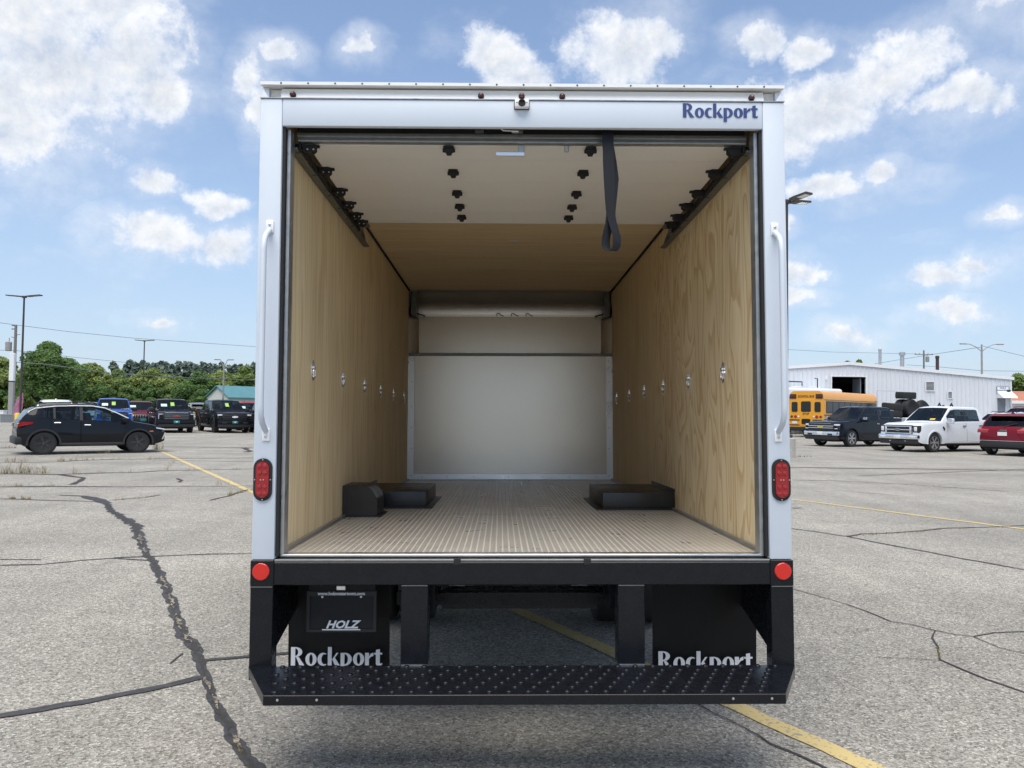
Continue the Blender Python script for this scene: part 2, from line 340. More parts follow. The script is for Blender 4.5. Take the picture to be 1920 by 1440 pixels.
def line_mat():
    m, nt, p = new_mat('worn_yellow_line_paint')
    L = nt.links
    t = nt.nodes.new('ShaderNodeTexCoord')
    v = nt.nodes.new('ShaderNodeTexVoronoi'); v.inputs['Scale'].default_value = 85; L.new(t.outputs['Object'], v.inputs['Vector'])
    n = nt.nodes.new('ShaderNodeTexNoise'); n.inputs['Scale'].default_value = 9; n.inputs['Detail'].default_value = 8; n.inputs['Roughness'].default_value = 0.7; L.new(t.outputs['Object'], n.inputs['Vector'])
    sc = nt.nodes.new('ShaderNodeSeparateColor'); L.new(v.outputs['Color'], sc.inputs[0])
    a = nt.nodes.new('ShaderNodeMath'); a.operation = 'MULTIPLY_ADD'; L.new(n.outputs[0], a.inputs[0]); a.inputs[1].default_value = 1.1; L.new(sc.outputs[0], a.inputs[2])
    mr_ = nt.nodes.new('ShaderNodeMapRange'); L.new(a.outputs[0], mr_.inputs[0]); mr_.inputs[1].default_value = 0.58; mr_.inputs[2].default_value = 0.72
    mx = nt.nodes.new('ShaderNodeMix'); mx.data_type = 'RGBA'; L.new(mr_.outputs[0], mx.inputs[0])
    mx.inputs[6].default_value = (0.28, 0.25, 0.18, 1); mx.inputs[7].default_value = (0.55, 0.43, 0.185, 1)
    L.new(mx.outputs[2], p.inputs['Base Color']); p.inputs['Roughness'].default_value = 0.75
    return m
MT['line'] = line_mat()

def wood_mat(name, light, dark, contrast, freq, sx, sz, axis='y', rough=0.55, seed=0.0):
    """plywood veneer: contour lines of a stretched noise give the cathedral grain"""
    m, nt, p = new_mat(name)
    L = nt.links
    t = nt.nodes.new('ShaderNodeTexCoord')
    mp = nt.nodes.new('ShaderNodeMapping'); L.new(t.outputs['Object'], mp.inputs[0])
    mp.inputs['Location'].default_value = (seed, seed * 1.7, seed * 0.6)
    mp.inputs['Scale'].default_value = {'y': (1, sx, sz), 'c': (sz, sx, 1)}[axis]
    n = nt.nodes.new('ShaderNodeTexNoise'); L.new(mp.outputs[0], n.inputs['Vector']); n.inputs['Scale'].default_value = 1; n.inputs['Detail'].default_value = 1.6; n.inputs['Roughness'].default_value = 0.35; n.inputs['Distortion'].default_value = 0.25
    k = nt.nodes.new('ShaderNodeMath'); k.operation = 'MULTIPLY'; L.new(n.outputs[0], k.inputs[0]); k.inputs[1].default_value = freq
    fr = nt.nodes.new('ShaderNodeMath'); fr.operation = 'FRACT'; L.new(k.outputs[0], fr.inputs[0])
    ramp = nt.nodes.new('ShaderNodeValToRGB'); L.new(fr.outputs[0], ramp.inputs[0])
    e = ramp.color_ramp.elements
    e[0].position = 0.0; e[0].color = (0, 0, 0, 1)
    e[1].position = 1.0; e[1].color = (0, 0, 0, 1)
    for pos, c in [(0.55, 0.25), (0.85, 1.0), (0.95, 0.75)]:
        x = e.new(pos); x.color = (c, c, c, 1)
    # fine fibre
    mp2 = nt.nodes.new('ShaderNodeMapping'); L.new(t.outputs['Object'], mp2.inputs[0])
    mp2.inputs['Scale'].default_value = {'y': (1, 95, 2.2), 'c': (2.2, 95, 1)}[axis]
    n2_ = nt.nodes.new('ShaderNodeTexNoise'); L.new(mp2.outputs[0], n2_.inputs['Vector']); n2_.inputs['Scale'].default_value = 1; n2_.inputs['Detail'].default_value = 4
    mp3 = nt.nodes.new('ShaderNodeMapping'); L.new(t.outputs['Object'], mp3.inputs[0])
    mp3.inputs['Scale'].default_value = {'y': (1, 6, 0.35), 'c': (0.35, 6, 1)}[axis]
    mp3.inputs['Location'].default_value = (0, seed, 2)
    n3 = nt.nodes.new('ShaderNodeTexNoise'); L.new(mp3.outputs[0], n3.inputs['Vector']); n3.inputs['Scale'].default_value = 1; n3.inputs['Detail'].default_value = 4
    a = nt.nodes.new('ShaderNodeMath'); a.operation = 'MULTIPLY'; L.new(ramp.outputs[0], a.inputs[0]); a.inputs[1].default_value = contrast
    b_ = nt.nodes.new('ShaderNodeMapRange'); L.new(n2_.outputs[0], b_.inputs[0]); b_.inputs[1].default_value = 0.35; b_.inputs[2].default_value = 0.75; b_.inputs[3].default_value = 0; b_.inputs[4].default_value = 0.35
    c_ = nt.nodes.new('ShaderNodeMapRange'); L.new(n3.outputs[0], c_.inputs[0]); c_.inputs[1].default_value = 0.35; c_.inputs[2].default_value = 0.75; c_.inputs[3].default_value = 0; c_.inputs[4].default_value = 0.28
    s1_ = nt.nodes.new('ShaderNodeMath'); s1_.operation = 'ADD'; L.new(a.outputs[0], s1_.inputs[0]); L.new(b_.outputs[0], s1_.inputs[1])
    s2_ = nt.nodes.new('ShaderNodeMath'); s2_.operation = 'ADD'; s2_.use_clamp = True; L.new(s1_.outputs[0], s2_.inputs[0]); L.new(c_.outputs[0], s2_.inputs[1])
    mx = nt.nodes.new('ShaderNodeMix'); mx.data_type = 'RGBA'; L.new(s2_.outputs[0], mx.inputs[0])
    mx.inputs[6].default_value = light + (1,); mx.inputs[7].default_value = dark + (1,)
    L.new(mx.outputs[2], p.inputs['Base Color'])
    p.inputs['Roughness'].default_value = rough
    p.inputs['Specular IOR Level'].default_value = 0.35
    bp = nt.nodes.new('ShaderNodeBump'); bp.inputs['Strength'].default_value = 0.12; bp.inputs['Distance'].default_value = 0.004
    L.new(n2_.outputs[0], bp.inputs['Height']); L.new(bp.outputs[0], p.inputs['Normal'])
    return m
MT['ply_R'] = wood_mat('pine_plywood_bold_grain', (0.90, 0.765, 0.51), (0.58, 0.39, 0.18), 0.60, 13.0, 4.6, 1.05, seed=1.3)
MT['ply_F'] = wood_mat('pine_plywood_fine_grain', (0.88, 0.74, 0.48), (0.60, 0.42, 0.22), 0.34, 9.0, 11.0, 0.28, seed=5.1)
MT['ply_L'] = wood_mat('pine_plywood_pale_grain', (0.89, 0.755, 0.50), (0.58, 0.41, 0.21), 0.42, 9.0, 7.0, 0.45, seed=8.4)
MT['ply_C'] = wood_mat('pine_plywood_ceiling', (0.88, 0.74, 0.49), (0.60, 0.42, 0.22), 0.28, 7.0, 10.0, 0.35, axis='c', seed=3.3)

def leaf_mat(name, dark, light, trans=0.45):
    m, nt, p = new_mat(name)
    L = nt.links
    g = nt.nodes.new('ShaderNodeNewGeometry')
    t = nt.nodes.new('ShaderNodeTexCoord')
    n = nt.nodes.new('ShaderNodeTexNoise'); n.inputs['Scale'].default_value = 0.45; n.inputs['Detail'].default_value = 3; L.new(t.outputs['Object'], n.inputs['Vector'])
    a = nt.nodes.new('ShaderNodeMath'); a.operation = 'MULTIPLY_ADD'; L.new(g.outputs['Random Per Island'], a.inputs[0]); a.inputs[1].default_value = 0.55
    r_ = nt.nodes.new('ShaderNodeMapRange'); L.new(n.outputs[0], r_.inputs[0]); r_.inputs[1].default_value = 0.35; r_.inputs[2].default_value = 0.65; r_.inputs[3].default_value = 0; r_.inputs[4].default_value = 0.5
    L.new(r_.outputs[0], a.inputs[2])
    mx = nt.nodes.new('ShaderNodeMix'); mx.data_type = 'RGBA'; mx.clamp_factor = True; L.new(a.outputs[0], mx.inputs[0])
    mx.inputs[6].default_value = dark + (1,); mx.inputs[7].default_value = light + (1,)
    L.new(mx.outputs[2], p.inputs['Base Color']); p.inputs['Roughness'].default_value = 0.55; p.inputs['Specular IOR Level'].default_value = 0.3
    tr = nt.nodes.new('ShaderNodeBsdfTranslucent'); L.new(mx.outputs[2], tr.inputs[0])
    ms = nt.nodes.new('ShaderNodeMixShader'); ms.inputs[0].default_value = trans
    L.new(p.outputs[0], ms.inputs[1]); L.new(tr.outputs[0], ms.inputs[2])
    L.new(ms.outputs[0], nt.nodes['Material Output'].inputs[0])
    return m
MT['leaf_dark'] = leaf_mat('maple_leaves', (0.065, 0.130, 0.042), (0.20, 0.32, 0.095))
MT['leaf_mid'] = leaf_mat('green_leaves', (0.100, 0.165, 0.052), (0.29, 0.38, 0.115))
MT['leaf_lime'] = leaf_mat('yellow_green_leaves', (0.135, 0.195, 0.058), (0.36, 0.43, 0.135))
MT['leaf_pine_hazed'] = leaf_mat('hazed_pine_needles', (0.110, 0.150, 0.125), (0.20, 0.26, 0.20), 0.3)  # needle green paled and greyed to stand in for distance haze
MT['weed'] = leaf_mat('weed_leaves', (0.13, 0.13, 0.05), (0.42, 0.34, 0.19), 0.2)
MT['grass'] = mat('mown_grass', (0.075, 0.115, 0.030), rough=0.9, var=0.3, scale=1.5)

# ------------------------------------------------------------------ mesh helpers
def _faces(bm, vs, fs):
    v = [bm.verts.new(p) for p in vs]
    out = []
    for f in fs:
        try: out.append(bm.faces.new([v[i] for i in f]))
        except ValueError: pass
    return v, out
def box(bm, x0, x1, y0, y1, z0, z1, bev=0.0, seg=1):
    vs = [(x0, y0, z0), (x1, y0, z0), (x1, y1, z0), (x0, y1, z0), (x0, y0, z1), (x1, y0, z1), (x1, y1, z1), (x0, y1, z1)]
    v, f = _faces(bm, vs, [(0, 3, 2, 1), (4, 5, 6, 7), (0, 1, 5, 4), (1, 2, 6, 5), (2, 3, 7, 6), (3, 0, 4, 7)])
    if bev:
        es = {e for q in f for e in q.edges}
        bmesh.ops.bevel(bm, geom=list(es), offset=bev, segments=seg, affect='EDGES', profile=0.5)
def prism(bm, poly, d0, d1, axis='y'):
    """poly in the plane across axis, extruded from d0 to d1"""
    def P(a, b, d): return {'y': (a, d, b), 'x': (d, a, b), 'z': (a, b, d)}[axis]
    n = len(poly)
    _faces(bm, [P(a, b, d0) for a, b in poly] + [P(a, b, d1) for a, b in poly],
           [tuple(range(n))[::-1], tuple(range(n, 2 * n))] + [(i, (i + 1) % n, n + (i + 1) % n, n + i) for i in range(n)])
def frame_of(d):
    d = Vector(d).normalized()
    u = d.cross(Vector((0, 0, 1)))
    if u.length < 1e-4: u = Vector((1, 0, 0))
    u.normalize()
    return d, u, d.cross(u)
def tube(bm, pts, r, n=8, cap=True):
    pts = [Vector(p) for p in pts]
    rs = r if isinstance(r, (list, tuple)) else [r] * len(pts)
    rings = []
    pu = None
    for i, p in enumerate(pts):
        d = (pts[min(i + 1, len(pts) - 1)] - pts[max(i - 1, 0)])
        d.normalize()
        if pu is None: _, u, w = frame_of(d)
        else:
            u = (pu - d * pu.dot(d)).normalized(); w = d.cross(u)
        pu = u
        rings.append([bm.verts.new(p + (u * math.cos(2 * PI * k / n) + w * math.sin(2 * PI * k / n)) * rs[i]) for k in range(n)])
    for a, b in zip(rings, rings[1:]):
        for k in range(n): bm.faces.new((a[k], a[(k + 1) % n], b[(k + 1) % n], b[k]))
    if cap:
        bm.faces.new(rings[0][::-1]); bm.faces.new(rings[-1])
def cyl(bm, p0, p1, r0, r1=None, n=16): tube(bm, [p0, p1], [r0, r1 if r1 is not None else r0], n)
def lathe(bm, prof, c=(0, 0, 0), axis='y', n=24):
    """prof: (radius, along axis)"""
    rings = []
    for r, h in prof:
        ring = []
        for k in range(n):
            a = 2 * PI * k / n
            ca, sa = r * math.cos(a), r * math.sin(a)
            p = {'y': (ca, h, sa), 'x': (h, ca, sa), 'z': (ca, sa, h)}[axis]
            ring.append(bm.verts.new((c[0] + p[0], c[1] + p[1], c[2] + p[2])))
        rings.append(ring)
    for a, b in zip(rings, rings[1:]):
        for k in range(n): bm.faces.new((a[k], a[(k + 1) % n], b[(k + 1) % n], b[k]))
    bm.faces.new(rings[0][::-1]); bm.faces.new(rings[-1])
def finish(bm, name, smooth=35):
    bmesh.ops.recalc_face_normals(bm, faces=bm.faces)
    me = bpy.data.meshes.new(name)
    bm.to_mesh(me); bm.free()
    if smooth:
        for p in me.polygons: p.use_smooth = True
        me.set_sharp_from_angle(angle=rad(smooth))
    return me
def link(name, me, m=None, parent=None, loc=None, rot=None):
    o = bpy.data.objects.new(name, me)
    COL.objects.link(o)
    if m is not None and me is not None:
        if len(me.materials) == 0: me.materials.append(MT[m] if isinstance(m, str) else m)
    if parent is not None: o.parent = parent
    if loc is not None: o.location = loc
    if rot is not None: o.rotation_euler = rot
    return o
def part(name, fn, m, parent=None, smooth=35, loc=None, rot=None):
    bm = bmesh.new(); fn(bm)
    return link(name, finish(bm, name, smooth), m, parent, loc, rot)
def bpart(name, m, parent, *b, bev=0.0, seg=1):
    return part(name, lambda bm: box(bm, *b, bev=bev, seg=seg), m, parent)
def tag(o, label=None, cat=None, group=None, kind=None):
    for k, v in (('label', label), ('category', cat), ('group', group), ('kind', kind)):
        if v: o[k] = v
    return o
def thing(name, label, cat, loc=(0, 0, 0), rotz=0.0, group=None, rot=None):
    o = bpy.data.objects.new(name, None); COL.objects.link(o)
    o.empty_display_size = 0.2
    o.location = loc; o.rotation_euler = rot if rot else (0, 0, rotz)
    return tag(o, label, cat, group)
def copy_tree(o, parent=None):
    c = o.copy(); COL.objects.link(c)
    if parent: c.parent = parent
    for ch in [q for q in bpy.data.objects if q.parent == o]: copy_tree(ch, c)
    return c
def text_mesh(s, size, m, parent, loc, rot, name='lettering', shear=0.0, bold=0.0, depth=0.002, sx=1.0, align='CENTER'):
    cu = bpy.data.curves.new('t', 'FONT'); cu.body = s; cu.size = size; cu.shear = shear; cu.offset = bold; cu.extrude = depth
    cu.align_x = align; cu.align_y = 'CENTER'; cu.resolution_u = 2
    o = bpy.data.objects.new('t', cu); COL.objects.link(o)
    bpy.context.view_layer.update()
    me = bpy.data.meshes.new_from_object(o.evaluated_get(bpy.context.evaluated_depsgraph_get()))
    bpy.data.objects.remove(o); bpy.data.curves.remove(cu)
    me.name = name; me.materials.clear()
    r = link(name, me, m, parent, loc, rot); r.scale = (sx, 1, 1)
    return r
def ell(cx, cy, rx, ry, a0, a1, n=14):
    return [(cx + rx * math.cos(rad(a0 + (a1 - a0) * i / n)), cy + ry * math.sin(rad(a0 + (a1 - a0) * i / n))) for i in range(n + 1)]
GLYPH = {
    'R': (0.80, [[[(0, 0), (0.25, 0), (0.25, 1), (0, 1)]], [ell(0.25, 0.73, 0.41, 0.27, 90, -90) + ell(0.25, 0.73, 0.17, 0.205, -90, 90)], [[(0.30, 0.458), (0.46, 0.458), (0.80, 0), (0.51, 0)]]]),
    'o': (0.66, [[ell(0.33, 0.335, 0.33, 0.355, 0, 345, 23), ell(0.33, 0.335, 0.105, 0.275, 0, 345, 23)]]),
    'c': (0.56, [[ell(0.33, 0.335, 0.33, 0.355, 52, 308, 20) + ell(0.40, 0.335, 0.165, 0.275, 290, 70, 16)]]),
    'k': (0.70, [[[(0, 0), (0.23, 0), (0.23, 1), (0, 1)]], [[(0.232, 0.30), (0.50, 0.68), (0.62, 0.68), (0.42, 0.42), (0.70, 0), (0.42, 0), (0.27, 0.31)]]]),
    'p': (0.68, [[[(0, -0.30), (0.23, -0.30), (0.23, 0.68), (0, 0.68)]], [ell(0.232, 0.335, 0.43, 0.355, 90, -90) + ell(0.232, 0.335, 0.20, 0.28, -90, 90)]]),
    'r': (0.49, [[[(0, 0), (0.23, 0), (0.23, 0.68), (0, 0.68)]], [[(0.232, 0.47), (0.33, 0.63), (0.49, 0.69), (0.49, 0.51), (0.34, 0.46), (0.232, 0.34)]]]),
    't': (0.48, [[[(0.10, 0.08), (0.16, 0.0), (0.40, -0.01), (0.48, 0.05), (0.47, 0.12), (0.36, 0.09), (0.33, 0.13), (0.33, 0.88), (0.10, 0.84)]], [[(0, 0.58), (0.098, 0.58), (0.098, 0.68), (0, 0.68)]], [[(0.332, 0.58), (0.47, 0.58), (0.47, 0.68), (0.332, 0.68)]]]),
}
def drawn_word(word, cap, width, m, parent, loc, rot, depth=0.002, name='lettering'):
    """flared bold lettering drawn as outlines; origin at lower left of the first letter"""
    adv, tot = [], 0
    for ch in word: adv.append(tot); tot += GLYPH[ch][0] + 0.045
    tot -= 0.045
    kx = width / (tot * cap)
    ms = []
    bmj = bmesh.new()
    for ch, x0 in zip(word, adv):
        for piece in GLYPH[ch][1]:
            cu = bpy.data.curves.new('g', 'CURVE'); cu.dimensions = '2D'; cu.fill_mode = 'BOTH'; cu.extrude = depth
            for ring in piece:
                sp = cu.splines.new('POLY'); sp.points.add(len(ring) - 1)
                for q, (a, b) in zip(sp.points, ring): q.co = ((a + x0) * cap * kx, b * cap, 0, 1)
                sp.use_cyclic_u = True
            o = bpy.data.objects.new('g', cu); COL.objects.link(o)
            bpy.context.view_layer.update()
            me = bpy.data.meshes.new_from_object(o.evaluated_get(bpy.context.evaluated_depsgraph_get()))
            bmj.from_mesh(me)
            bpy.data.objects.remove(o); bpy.data.curves.remove(cu); bpy.data.meshes.remove(me)
    me = bpy.data.meshes.new(name); bmj.to_mesh(me); bmj.free()
    return link(name, me, m, parent, loc, rot)

# ------------------------------------------------------------------ pixel of the photograph (1920 x 1440) -> point of the ground
_cm = cam.rotation_euler.to_matrix()
def ray(px, py): return _cm @ Vector(((px - 960) / 1442.0, -(py - 720) / 1442.0, -1.0))
def gp(px, py, z=0.0):
    d = ray(px, py); s = (z - 1.5) / d.z
    return Vector((d.x * s, d.y * s, z))
def at(px, py, Y):
    d = ray(px, py); s = Y / d.y
    return Vector((d.x * s, Y, 1.5 + d.z * s))

# ------------------------------------------------------------------ ground
def sheet(name, pts, z, m, sub=1):
    bm = bmesh.new()
    bm.faces.new([bm.verts.new((x, y, z)) for x, y in pts])
    return link(name, finish(bm, name, 0), m)
tag(sheet('terrain', [(-3000, -3000), (3000, -3000), (3000, 3000), (-3000, 3000)], -0.06, 'grass'), kind='structure', label='mown grass ground reaching the horizon')
lot = tag(sheet('parking_lot', [(-75, -40), (95, -40), (95, 96), (-75, 96)], 0.0, 'asphalt'), kind='structure', label='worn light grey asphalt parking lot with cracks')

def strip(bm, pts, wid, z, jag=0.0, rnd=None, step=None):
    """ribbon on the ground along pts (Vectors) with widths in metres, ragged edges"""
    P = [Vector((p[0], p[1], 0)) for p in pts]
    Wd = list(wid) if isinstance(wid, (list, tuple)) else [wid] * len(P)
    if step:
        Q, V = [], []
        for i in range(len(P) - 1):
            n = max(1, int((P[i + 1] - P[i]).length / step))
            for k in range(n):
                f = k / n
                Q.append(P[i].lerp(P[i + 1], f)); V.append(Wd[i] * (1 - f) + Wd[i + 1] * f)
        Q.append(P[-1]); V.append(Wd[-1]); P, Wd = Q, V
    L_, R_ = [], []
    na = nb = 0.0; ph = rnd.uniform(0, 6)
    for i, p in enumerate(P):
        d = (P[min(i + 1, len(P) - 1)] - P[max(i - 1, 0)]).normalized()
        nrm = Vector((-d.y, d.x, 0))
        na = 0.6 * na + 0.4 * rnd.uniform(-1, 1) * 1.6; nb = 0.6 * nb + 0.4 * rnd.uniform(-1, 1) * 1.6
        a = Wd[i] * 0.5 * max(.05, 1 + na * jag); b = Wd[i] * 0.5 * max(.05, 1 + nb * jag)
        wob = (math.sin(i * 0.9 + ph) * .5 + math.sin(i * 0.37 + ph * 2) * .5 + rnd.uniform(-.4, .4)) * jag * Wd[i] * 0.6 if rnd else 0
        L_.append(bm.verts.new((p + nrm * (a + wob)) + Vector((0, 0, z)))); R_.append(bm.verts.new((p - nrm * (b - wob)) + Vector((0, 0, z))))
    for i in range(len(P) - 1): bm.faces.new((L_[i], R_[i], R_[i + 1], L_[i + 1]))

# stall lines
DL = Vector((-0.4975, 0.8675, 0))
for lab, a, b, w in [('yellow stall line running diagonally under the truck', (1.24, 3.94), (-3.0, 25.6), 0.115), ('thin yellow stall line right of the truck', (5.19, 13.52), (-9, 6), 0.10)]:
    bm = bmesh.new(); c = Vector((a[0], a[1], 0))
    strip(bm, [c + DL * b[0], c + DL * b[1]], w, 0.005, 0.10, random.Random(4), 0.08)
    tag(link('painted_line', finish(bm, 'painted_line', 0), 'line'), kind='structure', label=lab)

def zl(pts, s, ox, oy): return [(ox + a / s, oy + b / s) for a, b in pts]
CR = random.Random(11)
def crack(pts, wpx, m='crack', z=0.004, jag=0.5, label=None, step=0.09):
    """pts: pixels of the photograph, widths in metres"""
    P = [gp(a, b) for a, b in pts]
    bm = bmesh.new()
    strip(bm, P, wpx, z, jag, CR, step)
    o = link('pavement_crack', finish(bm, 'pavement_crack', 0), m)
    return tag(o, kind='structure', label=label)
main = zl([(515, 165), (530, 195), (600, 240), (655, 270), (665, 310), (690, 375), (705, 410), (735, 440), (770, 510), (810, 590), (845, 690), (880, 790), (930, 850), (975, 930), (985, 1000), (1020, 1080), (1060, 1180), (1110, 1270), (1170, 1360), (1250, 1470), (1330, 1580)], 2.572, 0, 880)
mw = [0.14, 0.16, 0.20, 0.22, 0.18, 0.17, 0.15, 0.16, 0.15, 0.14, 0.15, 0.15, 0.155, 0.12, 0.085, 0.10, 0.115, 0.12, 0.115, 0.12, 0.12]
mw = [w * f for w, f in zip(mw, [.62] * 5 + [.50] * 16)]
crack(main, mw, 'sealer', 0.004, 0.30, 'wide dark sealed crack snaking towards the camera', 0.035)
crack(main, [w * .34 for w in mw], 'crack', 0.006, 0.9, 'dark open line inside the wide sealed crack', 0.02)
for k in (4, 5, 8, 9, 10, 11, 14, 15, 17, 19):
    P_ = [(main[k][0] + (main[k + 1][0] - main[k][0]) * f + CR.uniform(-2, 2), main[k][1] + (main[k + 1][1] - main[k][1]) * f) for f in (.1, .4, .6, .85)]
    crack(P_, [.01, mw[k] * .38, mw[k] * .30, .008], 'debris', 0.0085, 0.8, None, 0.016)
crack(zl([(290, 125), (400, 130), (440, 138), (515, 165)], 2.572, 0, 880), [0.05, 0.10, 0.2, 0.14], 'sealer', 0.0045, 0.3)
for pts, w, m_ in [
    ([(0, 143), (300, 152), (500, 157)], 0.035, 'crack'), ([(530, 150), (700, 135), (770, 125)], 0.03, 'crack'),
    ([(0, 465), (200, 460), (400, 440), (550, 430), (720, 440)], 0.028, 'sealer'), ([(550, 428), (750, 420), (1000, 410), (1300, 406)], 0.026, 'sealer'), ([(0, 437), (200, 437)], 0.026, 'sealer'),
    ([(-60, 1208), (0, 1195), (200, 1160), (400, 1120), (600, 1090), (800, 1050), (955, 1012), (992, 1002)], 0.062, 'sealer'), ([(985, 922), (1100, 912), (1210, 900), (1420, 884)], 0.05, 'sealer'),
    ([(820, 940), (880, 890)], 0.014, 'crack'), ([(0, 85), (250, 82), (540, 85)], 0.05, 'crack'), ([(1010, 150), (1100, 130), (1190, 100)], 0.05, 'crack')]:
    crack(zl(pts, 2.572, 0, 880), w, m_, 0.0055)
for pts, w in [
    ([(0, 352), (430, 345), (560, 335), (900, 325), (1900, 315)], 0.09), ([(0, 435), (430, 440), (720, 430), (1000, 425), (1200, 412), (1900, 398)], 0.08), ([(0, 535), (400, 530), (840, 533), (1900, 525)], 0.05),
    ([(430, 440), (560, 456), (645, 465), (600, 490), (550, 515)], 0.10), ([(0, 200), (120, 200)], 0.12), ([(0, 240), (110, 241)], 0.1), ([(1230, 232), (1900, 238)], 0.12), ([(1100, 330), (1560, 338), (1900, 345)], 0.05),
    ([(1840, 240), (1860, 255), (1855, 272)], 0.2), ([(1330, 470), (1370, 485), (1340, 498)], 0.06)]:
    crack(zl(pts, 4.0, 0, 780), w, 'crack', 0.0065, 0.6, None, 0.2)
for pts, w, m_ in [
    ([(60, 286), (200, 305), (330, 325), (450, 350), (600, 378), (750, 405), (900, 435), (1050, 460), (1250, 498)], 0.030, 'sealer'), ([(330, 325), (400, 312), (500, 310), (650, 300), (800, 285), (1000, 280), (1200, 271)], 0.034, 'sealer'),
    ([(60, 576), (200, 615), (320, 650), (420, 685), (470, 705), (540, 735), (640, 750), (750, 778), (860, 800), (940, 808), (1040, 790), (1200, 784)], 0.011, 'crack'), ([(940, 810), (1060, 860), (1200, 893)], 0.009, 'crack'),
    ([(755, 780), (740, 815), (770, 860), (780, 920), (880, 965), (1000, 1015), (1100, 1050), (1200, 1086)], 0.014, 'crack'), ([(470, 908), (640, 915), (780, 922)], 0.006, 'crack'),
    ([(70, 52), (260, 55), (560, 70), (700, 80), (850, 90), (1000, 100), (1090, 107)], 0.04, 'crack'), ([(385, 32), (800, 15), (1200, -1)], 0.05, 'crack'), ([(250, 100), (400, 113), (580, 128)], 0.03, 'crack'), ([(65, 188), (110, 187)], 0.05, 'crack')]:
    crack(zl(pts, 2.572, 1460, 880), w, m_, 0.0055)
crack(zl([(900, 400), (1080, 495), (1150, 540), (1280, 600), (1450, 690), (1520, 740), (1700, 810), (1850, 880), (1980, 950)], 3.4286, 1000, 1180), 0.012, 'crack', 0.0065)
for k in range(26):   # far hairlines across the lot
    y = 22 + k * 2.6 + CR.uniform(-1, 1); x = CR.uniform(-40, 45); l = CR.uniform(5, 22)
    bm = bmesh.new()
    strip(bm, [(x + l * i / 5, y + CR.uniform(-0.3, 0.3), 0) for i in range(6)], CR.uniform(0.04, 0.10), 0.0062, 0.6, CR, 0.5)
    tag(link('pavement_crack', finish(bm, 'pavement_crack', 0), 'crack'), kind='structure')

# weeds rooted in the cracks: uncountable, one object
def weeds():
    bm = bmesh.new(); r = random.Random(5)
    def tuft(p, h, n):
        for _ in range(n):
            a = r.uniform(0, 2 * PI); l = h * r.uniform(0.25, 1.35); s = r.uniform(0.15, 1.1) * l
            q = p + Vector((r.uniform(-.05, .05), r.uniform(-.05, .05), 0)) * (h * 6)
            u = Vector((math.cos(a), math.sin(a), 0)); w = Vector((-u.y, u.x, 0)) * max(0.0022, h * 0.022)
            m_ = q + u * s * 0.45 + Vector((0, 0, l * 0.6)); t = q + u * s + Vector((0, 0, l))
            v = [bm.verts.new(c) for c in (q - w, q + w, m_ + w * .8, t, m_ - w * .8)]
            bm.faces.new(v)
    def row(pts, s, ox, oy, n, h, dens=5):
        P = [gp(a, b) for a, b in zl(pts, s, ox, oy)]
        for _ in range(max(3, int(n * .55))):
            i = r.randrange(len(P) - 1); f = r.random()
            p = P[i].lerp(P[i + 1], f) + Vector((r.gauss(0, h * .3), r.gauss(0, h * .3), 0))
            tuft(p, h * r.uniform(0.35, 1.3), dens)
    row([(40, 345), (230, 340)], 4, 0, 780, 26, 0.16, 9); row([(430, 338), (700, 328)], 4, 0, 780, 30, 0.13, 8); row([(700, 330), (1250, 322)], 4, 0, 780, 26, 0.10, 6)
    row([(0, 432), (350, 430)], 4, 0, 780, 60, 0.16, 7); row([(60, 400), (340, 395)], 4, 0, 780, 16, 0.2, 4); row([(700, 432), (1000, 425)], 4, 0, 780, 22, 0.07); row([(1200, 412), (1900, 398)], 4, 0, 780, 26, 0.08)
    row([(1240, 405), (1320, 350)], 4, 0, 780, 14, 0.13, 5); row([(0, 532), (400, 528)], 4, 0, 780, 60, 0.08); row([(60, 622), (220, 625)], 4, 0, 780, 40, 0.055, 8); row([(800, 640), (1200, 605)], 4, 0, 780, 46, 0.04)
    row([(1700, 602), (1880, 560)], 4, 0, 780, 50, 0.075, 9); row([(1180, 255), (1220, 240)], 4, 0, 780, 14, 0.22, 9); row([(740, 290), (830, 280)], 4, 0, 780, 14, 0.15, 7); row([(0, 240), (120, 240)], 4, 0, 780, 22, 0.16, 7)
    row([(1560, 520), (1760, 515)], 4, 0, 780, 14, 0.09, 5); row([(520, 430), (600, 440)], 4, 0, 780, 8, 0.15, 5)
    row([(1030, 1110), (1065, 1210)], 2.572, 0, 880, 30, 0.012, 5); row([(1130, 1320), (1165, 1375)], 2.572, 0, 880, 30, 0.014, 5); row([(330, 325), (700, 300)], 2.572, 1460, 880, 60, 0.022, 6); row([(700, 295), (1180, 274)], 2.572, 1460, 880, 50, 0.02, 6)
    row([(765, 860), (785, 925)], 2.572, 1460, 880, 26, 0.016, 9); row([(830, 690), (1000, 900)], 2.572, 0, 880, 20, 0.012, 5); row([(560, 70), (900, 92)], 2.572, 1460, 880, 30, 0.03, 5)
    row([(120, 985), (260, 990)], 4.174, 1460, 620, 40, 0.06, 7)
    return bm
tag(link('crack_weeds', finish(weeds(), 'crack_weeds', 0), 'weed'), 'small dry weeds growing along the pavement cracks', 'weeds', kind='stuff')
def pebbles():
    bm = bmesh.new(); r = random.Random(9)
    for _ in range(700):
        p = gp(r.uniform(-50, 1970), r.uniform(990, 1480)); s = r.uniform(0.002, 0.006)
        m_ = Matrix.Translation((p.x, p.y, s * 0.4)) @ Matrix.Diagonal((s, s * r.uniform(.6, 1), s * .7, 1))
        bmesh.ops.create_icosphere(bm, subdivisions=1, radius=1, matrix=m_)
    return bm
tag(link('loose_grit', finish(pebbles(), 'loose_grit', 0), 'concrete'), 'loose grit scattered over the asphalt', 'gravel', kind='stuff')

